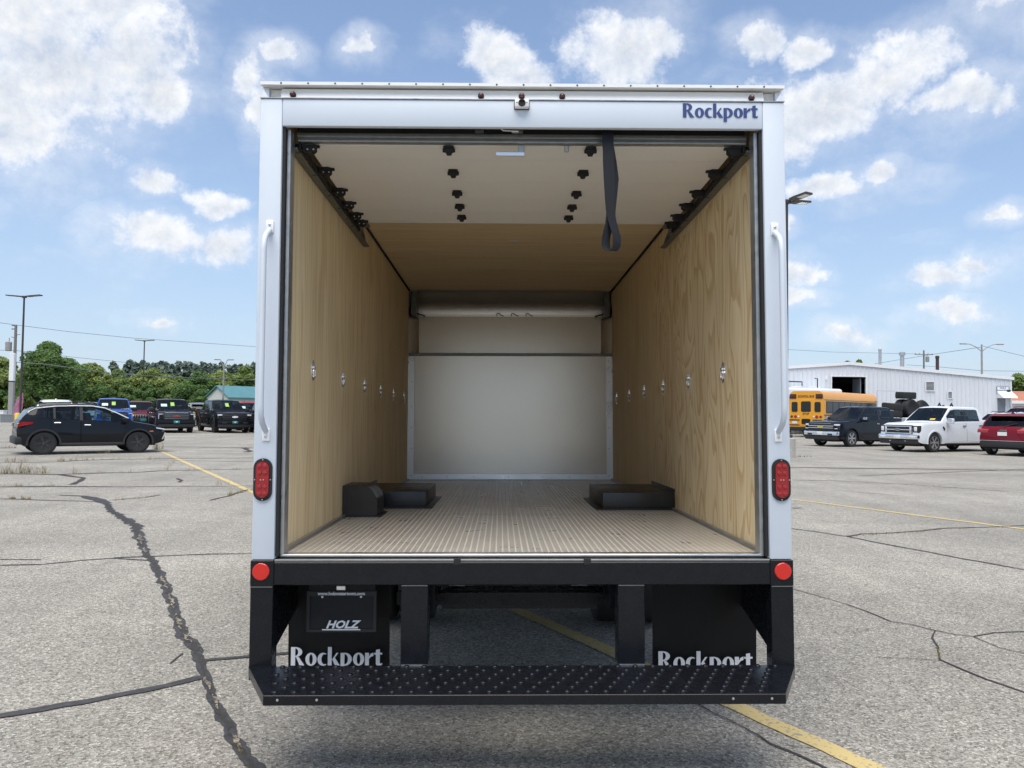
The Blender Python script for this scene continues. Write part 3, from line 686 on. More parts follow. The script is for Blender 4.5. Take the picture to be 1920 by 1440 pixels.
# ------------------------------------------------------------------ the box truck (local: x right, y towards the cab, z up, rear face at y = 0)
TR = thing('box_truck', 'white box truck with open rear door and empty plywood lined body', 'truck', (0.116, 3.345, 0.0), rot=(rad(-1.17), rad(-0.641), rad(-0.029)))
ZP, FL, CE, HT, LN, WI = 0.8545, 0.872, 2.868, 2.894, 4.706, 1.077
T = TR
# --- rear frame
for s in (-1, 1):
    a, b = sorted((s * 1.077, s * 1.175))
    post = bpart('rear_post', 'white', T, a, b, 0.0, 0.10, ZP, HT, bev=0.006, seg=2)
    c, d = sorted((s * 1.063, s * 1.0765))
    bpart('door_seal', 'rubber', T, c, d, 0.012, 0.10, FL - 0.005, 2.768, bev=0.002)
    c, d = sorted((s * 1.046, s * 1.0625))
    bpart('door_track', 'galv', T, c, d, 0.035, 0.10, FL, 2.765, bev=0.002)
    # tail lamp
    def obl(bm, w, h, y0, y1):
        r = w / 2; k = h / 2 - r
        poly = [(r * math.cos(t), k + r * math.sin(t)) for t in np.linspace(0, PI, 13)] + [(r * math.cos(t), -k + r * math.sin(t)) for t in np.linspace(PI, 2 * PI, 13)]
        prism(bm, poly, y0, y1)
    tl = part('tail_lamp', lambda bm: obl(bm, 0.080, 0.184, -0.010, 0.0), 'rubber', T, loc=(s * 1.130, -0.0005, 1.200))
    ln = part('lens', lambda bm: obl(bm, 0.056, 0.156, -0.017, -0.0105), 'red', tl)
    for i in range(2):
        for j in (0, 1, 3, 4): part('led', lambda bm: lathe(bm, [(0.0105, 0), (0.010, -0.0022), (0.006, -0.004), (0.001, -0.0045)], (0, 0, 0), 'y', 10), 'red', tl, loc=((i - .5) * 0.024, -0.0172, (j - 2) * 0.030))
    for dx, dz in ((0, .086), (0, -.086), (-.034, 0), (.034, 0), (-.006, 0), (.006, 0)):
        o = part('screw', lambda bm: lathe(bm, [(.0035, 0), (.003, -.002), (.0008, -.0028)], (0, 0, 0), 'y', 8), 'screw', tl, loc=(dx, -0.0104 if abs(dx) + abs(dz) > .01 else -0.0174, dz))
    # round reflector
    part('round_reflector', lambda bm: lathe(bm, [(0.037, 0), (0.0365, -0.004), (0.034, -0.006), (0.001, -0.0062)], (0, 0, 0), 'y', 28), 'reflector', T, loc=(s * 1.130, -0.0065, 0.8055))
    # grab handle
    y0 = -0.085
    pts = [(0, -0.008, 2.296), (0, -0.03, 2.282), (0, -0.058, 2.262), (0, -0.076, 2.235), (0, y0, 2.19), (0, y0, 2.0), (0, y0, 1.70), (0, y0, 1.52), (0, -0.078, 1.475), (0, -0.058, 1.445), (0, -0.03, 1.425), (0, -0.008, 1.412)]
    gh = part('grab_handle', lambda bm: tube(bm, pts, 0.0125, 14), 'white', T, loc=(s * 1.121, 0, 0), smooth=60)
    for zc in (2.313, 1.395):
        br = bpart('bracket', 'alu_white', gh, -0.017, 0.017, -0.008, -0.0005, zc - 0.028, zc + 0.028, bev=0.003, seg=2)
        part('screw', lambda bm: lathe(bm, [(.0065, 0), (.006, -.003), (.001, -.005)], (0, -0.0082, zc + (0.008 if zc > 2 else -0.008)), 'y', 12), 'screw', gh)
hd = part('rear_header', lambda bm: box(bm, -1.0765, 1.0765, 0.001, 0.028, 2.770, HT - 0.001, bev=0.004, seg=2), 'white', T)
drawn_word('Rockport', 0.0645, 0.338, 'navy', hd, (0.717, -0.0012, 2.8205), (PI / 2, 0, 0), depth=0.001)
bpart('header_liner', 'rubber', T, -1.062, 1.062, 0.029, 0.140, 2.812, 2.862, bev=0.003)
# --- roof cap
def cap(bm):
    prism(bm, [(0.004, 2.898), (0.020, 2.946), (0.30, 2.985), (0.30, 2.898)], -1.086, 1.086, 'x')
part('roof_cap', cap, 'alu_white', T)
bpart('cap_flange', 'galv', T, -1.176, 1.176, -0.004, 0.30, 2.8935, 2.8975)
part('cap_lip', lambda bm: prism(bm, [(-0.016, 2.950), (-0.016, 2.964), (0.30, 2.992), (0.30, 2.986)], -1.172, 1.172, 'x'), 'alu_white', T)
for s in (-1, 1):
    a, b = sorted((s * 1.0865, s * 1.142))
    part('cap_end', lambda bm: prism(bm, [(0.035, 2.898), (0.045, 2.952), (0.30, 2.985), (0.30, 2.898)], a, b, 'x'), 'alu_white', T)
    part('cap_gusset', lambda bm: prism(bm, [(s * 1.143, 2.898), (s * 1.143, 2.949), (s * 1.171, 2.949), (s * 1.150, 2.915)], 0.02, 0.30, 'y'), 'alu', T)
rv = bmesh.new(); lathe(rv, [(.0045, 0), (.004, -.0015), (.001, -.002)], (0, 0, 0), 'y', 8); rv = finish(rv, 'rivet'); rv.materials.append(MT['dark_screw'])
for k in range(19): link('rivet', rv, None, T, (-1.08 + k * 0.12, -0.0162, 2.957))
for k, (x, z) in enumerate([(-1.032, 2.913), (-0.191, 2.913), (-0.008, 2.913), (0.174, 2.913), (1.029, 2.913)]):
    ml = part('marker_lamp', lambda bm: lathe(bm, [(0.0135, 0.004), (0.0135, -0.006), (0.011, -0.008)], (0, 0, 0), 'y', 18), 'rubber', T, loc=(x, 0.004, z))
    part('lens', lambda bm: lathe(bm, [(0.0098, -0.0082), (0.009, -0.014), (0.0055, -0.0175), (0.001, -0.0185)], (0, 0, 0), 'y', 16), 'red_dark', ml)
rc = bpart('rear_camera', 'alu_white', T, -0.040, 0.024, -0.030, -0.0005, 2.851, 2.889, bev=0.006, seg=2)
part('lens', lambda bm: lathe(bm, [(0.0165, -0.0302), (0.0155, -0.038), (0.011, -0.0385), (0.010, -0.033), (0.001, -0.032)], (-0.008, 0, 2.869), 'y', 20), 'rubber', rc)
bpart('gasket', 'rubber', rc, -0.0425, 0.0265, -0.006, 0.0, 2.8485, 2.8915, bev=0.004)
for dx in (-0.030, 0.014): part('screw', lambda bm: lathe(bm, [(.003, -.0302), (.0025, -.032), (.0005, -.0325)], (dx, 0, 2.871), 'y', 8), 'dark_screw', rc)

# --- box shell
for s in (-1, 1):
    a, b = sorted((s * 1.0855, s * 1.168))
    bpart('side_wall', 'white', T, a, b, 0.102, LN + 0.35, 0.80, 2.897)
    a, b = sorted((s * 1.1685, s * 1.180))
    bpart('rub_rail', 'alu', T, a, b, 0.102, LN + 0.35, 0.80, 0.86, bev=0.003)
bpart('roof', 'white', T, -1.165, 1.165, 0.302, LN + 0.36, 2.9000, 2.960, bev=0.01)
bpart('front_wall', 'white', T, -1.168, 1.168, LN + 0.352, LN + 0.40, 0.80, 2.95)
# plywood sheets
for s, mats, nm in ((-1, ('ply_L', 'ply_L'), 'left'), (1, ('ply_R', 'ply_F'), 'right')):
    a, b = sorted((s * 1.0770, s * 1.0852))
    for i, (y0, y1) in enumerate(((0.102, 2.514), (2.517, LN + 0.02))):
        bpart('plywood_sheet', mats[i], T, a, b, y0, y1, FL + 0.004, 2.862)
    a, b = sorted((s * 1.060, s * 1.0768))
    bpart('corner_strip', 'rubber', T, a, b, 0.14, LN, 2.858, 2.8676)
    bpart('floor_angle', 'galv', T, *sorted((s * 1.052, s * 1.0768)), 0.102, LN - 0.01, FL + 0.001, FL + 0.016, bev=0.003)
bpart('ceiling_sheet', 'ply_C', T, -1.0768, 1.0768, 0.14, LN + 0.0, 2.868, 2.876)
bpart('roof_bow_plate', 'alu', T, -0.035, 0.030, 2.49, 2.515, 2.8655, 2.8678)
# tie-down rings
def ring_pan(bm): 
    poly = [(math.cos(t) * 0.030 * (1 + .35 * abs(math.cos(t))), math.sin(t) * 0.058) for t in np.linspace(0, 2 * PI, 17)[:-1]]
    prism(bm, poly, 0, 0.004, 'x')
rp = bmesh.new(); ring_pan(rp); rp = finish(rp, 'tie_down'); rp.materials.append(MT['chrome'])
rb = bmesh.new(); tube(rb, [(0.009, math.cos(t) * 0.020, -0.012 + math.sin(t) * 0.026) for t in np.linspace(0, 2 * PI, 15)], 0.0045, 8); rb = finish(rb, 'ring', 60); rb.materials.append(MT['chrome'])
rk = bmesh.new(); box(rk, 0.003, 0.016, -0.012, 0.012, 0.012, 0.026, bev=0.003); rk = finish(rk, 'ring_clip'); rk.materials.append(MT['chrome'])
for s in (-1, 1):
    for k in range(6):
        y = (0.624, 1.375, 2.125, 2.86, 3.60, 4.36)[k] + (0.035 if s > 0 else 0)
        t_ = link('tie_down', rp, None, T, (s * 1.0768, y, 1.718), (0, 0, 0 if s < 0 else PI))
        link('ring', rb, None, t_); link('ring_clip', rk, None, t_)
        for dz in (0.046, -0.046): link('screw', rv, None, t_, (0.0045, 0, dz), (0, 0, PI / 2))
# --- bulkhead
bpart('bulkhead_panel', 'bulk', T, -1.008, 1.008, LN, LN + 0.012, 0.935, 2.172)
bpart('upper_bulkhead_panel', 'bulk', T, -0.992, 0.992, LN + 0.30, LN + 0.312, 2.20, 2.632)
bpart('shelf_ledge', 'galv_dark', T, -1.066, 1.066, LN - 0.012, LN + 0.32, 2.172, 2.203, bev=0.004)
for s in (-1, 1):
    a, b = sorted((s * 1.0082, s * 1.0768))
    tr_ = bpart('bulkhead_trim', 'alu', T, a, b, LN - 0.008, LN + 0.006, 0.877, 2.171, bev=0.002)
    for z in (0.92, 1.20, 1.64, 2.12, 1.90, 1.42): link('rivet', rv, None, tr_, (s * 1.035, LN - 0.0082, z))
    # rounded nose corner
    def corner(bm):
        P = [(s * (0.975 + 0.10 * math.cos(t)), LN + 0.31 * math.sin(t)) for t in np.linspace(0, PI / 2, 9)]
        for (x0, y0), (x1, y1) in zip(P, P[1:]): _faces(bm, [(x0, y0, 2.203), (x1, y1, 2.203), (x1, y1, 2.70), (x0, y0, 2.70)], [(0, 1, 2, 3)])
    part('nose_corner', corner, 'nose', T, smooth=60)
    part('nose_gusset', lambda bm: prism(bm, [(LN + .0, 2.60), (LN + .30, 2.60), (LN + .02, 2.868)], *sorted((s * 1.0, s * 1.05)), 'x'), 'galv_dark', T)
    part('nose_cable', lambda bm: tube(bm, [(s * 1.05, LN + .02, 2.70), (s * 1.03, LN + .06, 2.655), (s * .99, LN + .12, 2.635), (s * .93, LN + .25, 2.632)], 0.008, 6), 'rubber', T)
bt = bpart('bulkhead_foot_trim', 'alu', T, -1.0080, 1.0080, LN - 0.009, LN + 0.006, 0.877, 0.936, bev=0.002)
for x in (-0.92, -0.66, -0.38, -0.02, 0.34, 0.62, 0.9): link('rivet', rv, None, bt, (x, LN - 0.0092, 0.905))
for x in np.linspace(-0.94, 0.94, 11): link('rivet', rv, None, T, (x, LN + 0.2998, 2.605))
for x in np.linspace(-0.55, 0.5, 5): link('rivet', rv, None, T, (x, LN - 0.0122, 2.188))
for s in (-1, 1):
    for z in (2.54, 2.32): link('rivet', rv, None, T, (s * 0.965, LN + 0.2998, z))
def nose(bm):
    P = [(LN + 0.30 * math.sin(t), 2.632 + 0.233 * math.cos(t)) for t in np.linspace(0, PI / 2, 17)]
    for (y0, z0), (y1, z1) in zip(P, P[1:]): _faces(bm, [(-1.076, y0, z0), (1.076, y0, z0), (1.076, y1, z1), (-1.076, y1, z1)], [(0, 1, 2, 3)])
part('nose_sheet', nose, 'nose', T, smooth=60)
for x in (-0.12, 0.04, 0.20):
    part('wire_clip', lambda bm: tube(bm, [(x - 0.03, LN + .27, 2.636), (x - 0.022, LN + .26, 2.662), (x, LN + .26, 2.662), (x + 0.02, LN + .27, 2.645), (x + 0.05, LN + .28, 2.636)], 0.004, 6), 'rubber', T)

# --- floor
fl = bpart('floor', 'floor', T, -1.0765, 1.0765, 0.085, LN + 0.05, 0.80, FL)
def rib(bm):
    n = 150; L_ = LN - 0.10
    for k in range(n):
        y0 = 0.004 + L_ * k / n; y1 = y0 + L_ / n * 0.74
        w, h = 0.0048, 0.0026
        v = [(-w, y0, 0), (w, y0, 0), (w, y1, 0), (-w, y1, 0), (-w * .4, y0 + .004, h), (w * .4, y0 + .004, h), (w * .4, y1 - .004, h), (-w * .4, y1 - .004, h)]
        _faces(bm, v, [(4, 5, 6, 7), (0, 1, 5, 4), (1, 2, 6, 5), (2, 3, 7, 6), (3, 0, 4, 7)])
rm = bmesh.new(); rib(rm); rm = finish(rm, 'tread_rib', 0); rm.materials.append(MT['rib'])
for k in range(71): link('tread_rib', rm, None, fl, (-1.0325 + k * 0.0295, 0.088, FL + 0.0002))
part('floor_seam', lambda bm: box(bm, -1.07, 1.07, 1.556, 1.562, FL + .0004, FL + .0012), 'galv_dark', T)
sill = part('sill_edge', lambda bm: box(bm, -1.062, 1.062, 0.030, 0.0845, 0.862, FL + 0.0025, bev=0.004, seg=2), 'alu', T, smooth=60)
bpart('sill_ledge', 'galv_dark', T, -1.077, 1.077, 0.0, 0.0295, 0.845, 0.8555, bev=0.002)
for x in (-0.286, 0.279): bpart('sill_slot', 'rubber', T, x - 0.015, x + 0.015, -0.0065, 0.012, 0.8345, 0.8585)

# --- wheel boxes and filler box on the floor
def wheel_box(s, y0, y1, xin):
    a, b = sorted((s * xin, s * 1.0745))
    wb = bpart('wheel_box', 'wheelbox', T, a, b, y0, y1, FL + 0.003, 0.987, bev=0.004, seg=2)
    bpart('flange', 'wheelbox', wb, *sorted((s * (xin - 0.045), s * (xin - 0.0005))), y0 - 0.03, y1, FL + 0.0032, FL + 0.010)
    bpart('flange', 'wheelbox', wb, a, b, y0 - 0.03, y0 - 0.0005, FL + 0.0032, FL + 0.010)
    bpart('back_flange', 'wheelbox', wb, *sorted((s * 1.071, s * 1.0765)), y0 + .01, y1, 0.989, 1.012)
wheel_box(1, 1.822, 2.62, 0.588)
wheel_box(-1, 1.93, 2.72, 0.610)
def filler(bm):
    x0, x1, z0, z1 = -1.0745, -0.862, FL + 0.003, 1.065
    poly = [(x0, z0), (x1, z0), (x1, z1 - 0.105)] + [(x1 - 0.105 + 0.105 * math.cos(t), z1 - 0.105 + 0.105 * math.sin(t)) for t in np.linspace(0.1, PI / 2, 9)] + [(x0, z1)]
    prism(bm, poly, 1.416, 1.70, 'y')
fb = part('filler_box', filler, 'wheelbox', T)
bpart('flange', 'wheelbox', fb, -1.06, -0.835, 1.40, 1.4155, FL + 0.0032, FL + 0.009)
bpart('flange', 'wheelbox', fb, -0.8615, -0.835, 1.416, 1.68, FL + 0.0032, FL + 0.009)

# --- roll-up door stored under the roof
YS = [0.145, 0.335, 0.675, 0.98, 1.23, 1.45, 1.515]
ZD = 2.737
for i, (y0, y1) in enumerate(zip(YS, YS[1:])):
    dp = bpart('door_panel', 'door', T, -1.0, 1.0, y0 + 0.0015, y1 - 0.0015, ZD, ZD + 0.02)
def hinge(bm):
    prism(bm, [(-.024, .030), (-.010, .034), (.010, .034), (.024, .030), (.024, -.030), (.010, -.034), (-.010, -.034), (-.024, -.030)], -0.006, 0, 'z')
    prism(bm, [(-.027, -.006), (-.027, -.017), (-.016, -.020), (-.010, -.033), (.010, -.033), (.016, -.020), (.027, -.017), (.027, -.006)], -.014, .014, 'y')
    cyl(bm, (-.029, 0, -.013), (.029, 0, -.013), .009, n=10)
hm_ = bmesh.new(); hinge(hm_); hm_ = finish(hm_, 'hinge'); hm_.materials.append(MT['rubber'])
def rollerb(bm):
    prism(bm, [(-.036, -.022), (.012, -.026), (.030, -.008), (.040, -.010), (.040, .010), (.026, .012), (.012, .028), (-.036, .022)], -0.010, 0, 'z')
    prism(bm, [(-.036, -.010), (-.030, -.030), (-.012, -.034), (.010, -.040), (.026, -.026), (.026, -.010)], -.016, .016, 'y')
    cyl(bm, (-.062, 0, -.022), (.02, 0, -.022), .008, n=8)
    cyl(bm, (-.068, 0, -.016), (-.050, 0, -.016), .022, n=12)
rl_ = bmesh.new(); rollerb(rl_); rl_ = finish(rl_, 'roller_bracket'); rl_.materials.append(MT['rubber'])
for y in (0.17, 0.50, 0.85, 1.11, 1.345):
    for x in (-0.345, 0.32): link('hinge', hm_, None, T, (x, y, ZD - 0.0005))
for y in (0.15, 0.47, 0.81, 1.06, 1.29, 1.46):
    for s in (-1, 1):
        r_ = link('roller_bracket', rl_, None, T, (s * 0.985, y, ZD - 0.0008), (0, 0, 0 if s < 0 else PI))
        for dx in (0.0, 0.028):
            part('screw', lambda bm: lathe(bm, [(.0045, 0), (.004, -.002), (.001, -.003)], (0, 0, 0), 'z', 8), 'screw', r_, loc=(dx - .012, -0.0165, -0.024), rot=(-PI / 2, 0, 0))
for s in (-1, 1):
    a, b = sorted((s * 1.030, s * 1.0762))
    def trk(bm):
        prism(bm, [(s * 1.034, 2.700), (s * 1.074, 2.700), (s * 1.074, 2.744), (s * 1.066, 2.744), (s * 1.066, 2.708), (s * 1.034, 2.708)], 0.10, 2.03, 'y')
    tk = part('overhead_track', trk, 'galv_dark', T, smooth=0)
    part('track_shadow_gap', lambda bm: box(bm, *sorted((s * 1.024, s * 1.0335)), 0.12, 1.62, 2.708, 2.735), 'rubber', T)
    bpart('track_end_plate', 'galv_dark', T, *sorted((s * 0.955, s * 1.030)), 1.50, 1.60, 2.728, 2.7362)
    part('track_strut', lambda bm: prism(bm, [(s * 1.000, 1.60), (s * 1.032, 1.60), (s * 1.072, 2.02), (s * 1.055, 2.02)], 2.728, 2.733, 'z'), 'galv', T)
# bottom rail of the door, at the opening
for k, (z0, z1, m_) in enumerate(((2.7395, 2.748, 'galv'), (2.749, 2.757, 'galv_dark'), (2.758, 2.768, 'galv'), (2.769, 2.777, 'galv_dark'))):
    bpart('door_bottom_rail', m_, T, -1.036, 1.036, 0.108 - 0.003 * k, 0.143, z0, z1, bev=0.001)
bpart('door_weatherstrip', 'rubber', T, -1.03, 1.03, 0.112, 0.142, 2.7775, 2.811)
bpart('door_latch_bar', 'alu', T, -0.125, 0.010, 0.128, 0.138, 2.686, 2.704, bev=0.002)
bpart('door_latch_plate', 'galv', T, -0.022, 0.008, 0.130, 0.145, 2.700, 2.738, bev=0.002)
bpart('door_catch', 'galv', T, 0.195, 0.215, 0.13, 0.145, 2.708, 2.738, bev=0.003)
for x, w in ((-0.20, 0.020), (-0.025, 0.026)): bpart('header_bracket', 'alu', T, x - w, x + w, 0.105, 0.112, 2.782, 2.798)
part('header_pull', lambda bm: tube(bm, [(-0.10, .10, 2.800), (-0.09, .10, 2.793), (-0.02, .10, 2.791)], 0.003, 6), 'alu', T)
# pull strap, a webbing loop
def strap(bm):
    P = [((.385, .090, 2.800), 0), ((.386, .060, 2.772), 0), ((.386, .050, 2.72), 0), ((.388, .048, 2.62), 0), ((.392, .048, 2.52), .25), ((.396, .048, 2.44), .45), ((.398, .048, 2.385), .8), ((.410, .048, 2.335), 1), ((.424, .048, 2.29), 1), ((.424, .048, 2.25), 1), ((.408, .048, 2.224), 1),
         ((.386, .048, 2.224), 1), ((.372, .048, 2.245), 1), ((.374, .048, 2.285), 1), ((.388, .050, 2.345), 1), ((.397, .055, 2.40), .8), ((.404, .062, 2.48), .5), ((.412, .068, 2.56), .3), ((.402, .072, 2.64), .1), ((.390, .078, 2.72), 0)]
    vs = []
    for p, t in P:
        w = Vector((1, 0, 0)).lerp(Vector((0.78, 0.62, 0.10)), t).normalized() * 0.0255
        p = Vector(p); vs.append((p - w, p + w))
    n = Vector((0.0, 0.0022, 0))
    for (a, b), (c, d) in zip(vs, vs[1:]):
        _faces(bm, [a, b, d, c], [(0, 1, 2, 3)])
    bmesh.ops.remove_doubles(bm, verts=bm.verts, dist=1e-6)
    bmesh.ops.subdivide_edges(bm, edges=[e for e in bm.edges], cuts=1, smooth=0.5)
    bmesh.ops.recalc_face_normals(bm, faces=bm.faces)
    bmesh.ops.solidify(bm, geom=bm.faces[:], thickness=0.0024)
part('pull_strap', strap, 'strap', T, smooth=60)

# --- rear underride frame, step and lettered flaps
bm_beam = bpart('bumper_beam', 'black', T, -1.076, 1.076, -0.004, 0.12, 0.747, 0.8445, bev=0.003)
for s in (-1, 1):
    a, b = sorted((s * 1.0763, s * 1.177))
    bpart('bumper_post', 'black', T, a, b, -0.006, 0.13, 0.742, 0.8535, bev=0.003)
    bpart('step_hanger', 'black', T, *sorted((s * 1.079, s * 1.176)), -0.002, 0.07, 0.345, 0.7415, bev=0.002)
    bpart('weld_seam', 'galv_dark', T, *sorted((s * 1.080, s * 1.1755)), -0.0085, -0.0062, 0.7385, 0.7425)
    a, b = sorted((s * 1.085, s * 1.092))
    part('hanger_gusset', lambda bm: prism(bm, [(0.071, 0.742), (0.62, 0.742), (0.62, 0.60), (0.071, 0.46)], a, b, 'x'), 'black', T)
    bpart('step_upright', 'black', T, *sorted((s * 0.4115, s * 0.5285)), 0.002, 0.10, 0.405, 0.7465, bev=0.003)
    bpart('weld_seam', 'galv', T, *sorted((s * 0.416, s * 0.524)), -0.003, 0.0018, 0.4035, 0.4085)
    bpart('weld_seam', 'galv_dark', T, *sorted((s * 0.414, s * 0.526)), -0.001, 0.0018, 0.742, 0.7465)
step = part('step_plate', lambda bm: prism(bm, [(-1.176, 0.0), (1.176, 0.0), (1.176, -0.004), (1.006, -0.355), (-1.006, -0.355), (-1.176, -0.004)], 0.396, 0.403, 'z'), 'black', T)
part('step_lip', lambda bm: box(bm, -1.006, 1.006, -0.359, -0.3535, 0.364, 0.4025, bev=0.002), 'black', step)
for s in (-1, 1):
    part('step_side_lip', lambda bm: prism(bm, [(s * 1.176, -0.004), (s * 1.006, -0.355), (s * 1.001, -0.350), (s * 1.171, 0.001)], 0.364, 0.3955, 'z'), 'black', step)
    for x in (0.95, 0.80): part('bolt', lambda bm: lathe(bm, [(.0055, 0), (.005, -.003), (.001, -.004)], (s * x, -0.3592, 0.386), 'y', 10), 'screw', step)
dm = bmesh.new(); lathe(dm, [(0.0125, 0), (0.0115, 0.0035), (0.0075, 0.0062), (0.0055, 0.0062), (0.0045, 0.003), (0.001, 0.0025)], (0, 0, 0), 'z', 12); dm = finish(dm, 'tread_dimple', 40); dm.materials.append(MT['black'])
for j in range(7):
    y = -0.325 + j * 0.052
    half = 1.006 + (y + 0.355) * (0.17 / 0.351) - 0.05
    half = min(half, 1.10)
    n = int(2 * half / 0.0755)
    for i in range(n + 1):
        x = -half + 0.0755 * i + (0.0378 if j % 2 else 0.0) + (0.012 * j)
        if x < half: link('tread_dimple', dm, None, step, (x, y, 0.4032))
# licence plate holder
lp = bpart('plate_bracket', 'rubber', T, -0.978, -0.672, 0.214, 0.219, 0.495, 0.735, bev=0.002)
def pframe(bm):
    for b in ((-.984, -.666, .505 - .012, .505), (-.984, -.666, .655, .676), (-.984, -.970, .505, .655), (-.680, -.666, .505, .655)): box(bm, b[0], b[1], 0.205, 0.2125, b[2], b[3])
part('plate_frame', pframe, 'trim', lp, smooth=0)
text_mesh('www.holzwatertown.com', 0.0205, 'letter', lp, (-0.826, 0.2035, 0.6665), (PI / 2, 0, 0), bold=0.0009, depth=0.0006, sx=1.0)
text_mesh('HOLZ', 0.048, 'letter', lp, (-0.823, 0.2035, 0.526), (PI / 2, 0, 0), shear=0.35, bold=0.0018, depth=0.0006, sx=1.12)
bpart('underline', 'letter', lp, -0.912, -0.738, 0.2028, 0.2045, 0.502, 0.507)
bpart('plate_lamp', 'alu', lp, -0.850, -0.806, 0.198, 0.2135, 0.682, 0.704, bev=0.003)
for x in (-0.915, -0.738): part('screw', lambda bm: lathe(bm, [(.006, .2138), (.005, .211), (.001, .2105)], (x, 0, 0.650), 'y', 8), 'screw', lp)
# mud flaps
for x0, x1, tx, FTW, FTZ in ((-1.128, -0.637, -1.108, 0.440, 0.280), (0.645, 1.157, 0.669, 0.460, 0.256)):
    def flap(bm):
        nx, nz = 10, 8
        V = [[bm.verts.new((x0 + (x1 - x0) * i / nx, 0.425 + 0.012 * math.sin(i * 0.9) * (j / nz) + 0.02 * j / nz, 0.742 - 0.50 * j / nz)) for i in range(nx + 1)] for j in range(nz + 1)]
        for j in range(nz):
            for i in range(nx): bm.faces.new((V[j][i], V[j][i + 1], V[j + 1][i + 1], V[j + 1][i]))
        bmesh.ops.solidify(bm, geom=bm.faces[:], thickness=0.008)
    mf = part('mud_flap', flap, 'flap', T)
    drawn_word('Rockport', 0.087, FTW, 'letter', mf, (tx, 0.420 - 0.004, FTZ), (PI / 2, 0, 0), depth=0.001)
# --- chassis
for s in (-1, 1):
    bpart('frame_rail', 'black', T, *sorted((s * 0.40, s * 0.47)), 0.20, 6.9, 0.60, 0.735)
bpart('cross_member', 'black', T, -0.398, 0.398, 0.62, 0.70, 0.500, 0.600)
bpart('hitch_tube', 'black', T, -0.62, 0.62, 0.55, 0.62, 0.535, 0.5955)
bpart('rear_spare_hanger', 'black', T, -0.30, 0.30, 1.0, 1.5, 0.44, 0.62, bev=0.05)
for y in (1.2, 3.0, 4.2): bpart('cross_member', 'black', T, -1.07, 1.07, y, y + 0.08, 0.735, 0.7995)
part('rear_axle', lambda bm: (cyl(bm, (-0.95, 2.27, 0.425), (0.95, 2.27, 0.425), 0.05), lathe(bm, [(0.05, -.17), (0.15, -.08), (0.17, 0), (0.15, .08), (0.05, .17)], (0, 2.27, 0.425), 'x', 20)), 'black', T)
def tyre_prof(r, w): return [(r * 0.60, -w * .40), (r * 0.72, -w * .50), (r * 0.90, -w * .50), (r * 0.97, -w * .44), (r, -w * .32), (r, w * .32), (r * 0.97, w * .44), (r * 0.90, w * .50), (r * 0.72, w * .50), (r * 0.60, w * .40)]
tmw = bmesh.new(); lathe(tmw, tyre_prof(0.385, 0.235), (0, 0, 0), 'x', 36); tmw = finish(tmw, 'tyre'); tmw.materials.append(MT['tyre'])
rmw = bmesh.new(); lathe(rmw, [(0.23, -.09), (0.20, -.02), (0.08, 0.0), (0.08, 0.03), (0.2, .02), (0.23, .09)], (0, 0, 0), 'x', 24); rmw = finish(rmw, 'rim'); rmw.materials.append(MT['rim'])
for x, y in ((-0.945, 2.27), (0.945, 2.27), (-0.68, 2.27), (0.68, 2.27), (-0.9, 6.0), (0.9, 6.0)):
    wz = 0.385 + y * math.tan(rad(1.17)) - x * math.tan(rad(0.641)) * -1 * -1
    wh = link('wheel', tmw, None, T, (x, y, 0.385 + y * 0.0204 - x * 0.0112))
    link('rim', rmw, None, wh)
for s in (-1, 1):
    part('leaf_spring', lambda bm: [prism(bm, [(1.45 + .12 * k, .50 - .02 * k), (2.27, .40 - .02 * k), (3.1 - .12 * k, .50 - .02 * k), (3.1 - .12 * k, .515 - .02 * k), (2.27, .415 - .02 * k), (1.45 + .12 * k, .515 - .02 * k)], *sorted((s * .43, s * .50)), 'x') for k in range(3)], 'black', T, smooth=0)
    part('shock_absorber', lambda bm: (cyl(bm, (s * .36, 2.05, .42), (s * .33, 1.9, .62), .028, n=10), cyl(bm, (s * .33, 1.9, .62), (s * .31, 1.84, .73), .036, n=10)), 'galv_dark', T)
part('exhaust_pipe', lambda bm: tube(bm, [(.58, 4.0, .48), (.58, 3.0, .50), (.56, 2.5, .60), (.56, 2.0, .60), (.56, 1.5, .50), (.60, .95, .47)], .035, 10), 'galv_dark', T, smooth=60)
part('wiring_loom', lambda bm: tube(bm, [(-.36, .25, .69), (-.34, .6, .655), (-.36, 1.2, .66), (-.35, 2.0, .65), (-.36, 3.0, .66)], .012, 6), 'rubber', T)
# --- cab (hidden by the box from here)
def cabf(bm):
    prism(bm, [(LN + .42, .55), (6.95, .55), (7.05, .75), (7.0, 1.12), (6.55, 1.30), (6.0, 1.98), (5.75, 2.10), (LN + .42, 2.12)], -0.98, 0.98, 'x')
cb = part('cab', cabf, 'white', T)
part('windscreen', lambda bm: prism(bm, [(6.53, 1.335), (6.56, 1.335), (6.03, 1.985), (6.0, 1.985)], -0.86, 0.86, 'x'), 'pane', cb)
for s in (-1, 1):
    part('cab_window', lambda bm: prism(bm, [(5.45, 1.32), (6.40, 1.32), (5.95, 1.92), (5.45, 1.95)], *sorted((s * 0.981, s * 0.985)), 'x'), 'pane', cb)
    part('wheel_arch', lambda bm: prism(bm, [(6.0 + .47 * math.cos(t), .55 + .46 * math.sin(t)) for t in np.linspace(0, PI, 11)], *sorted((s * 0.981, s * 0.99)), 'x'), 'trim', cb)

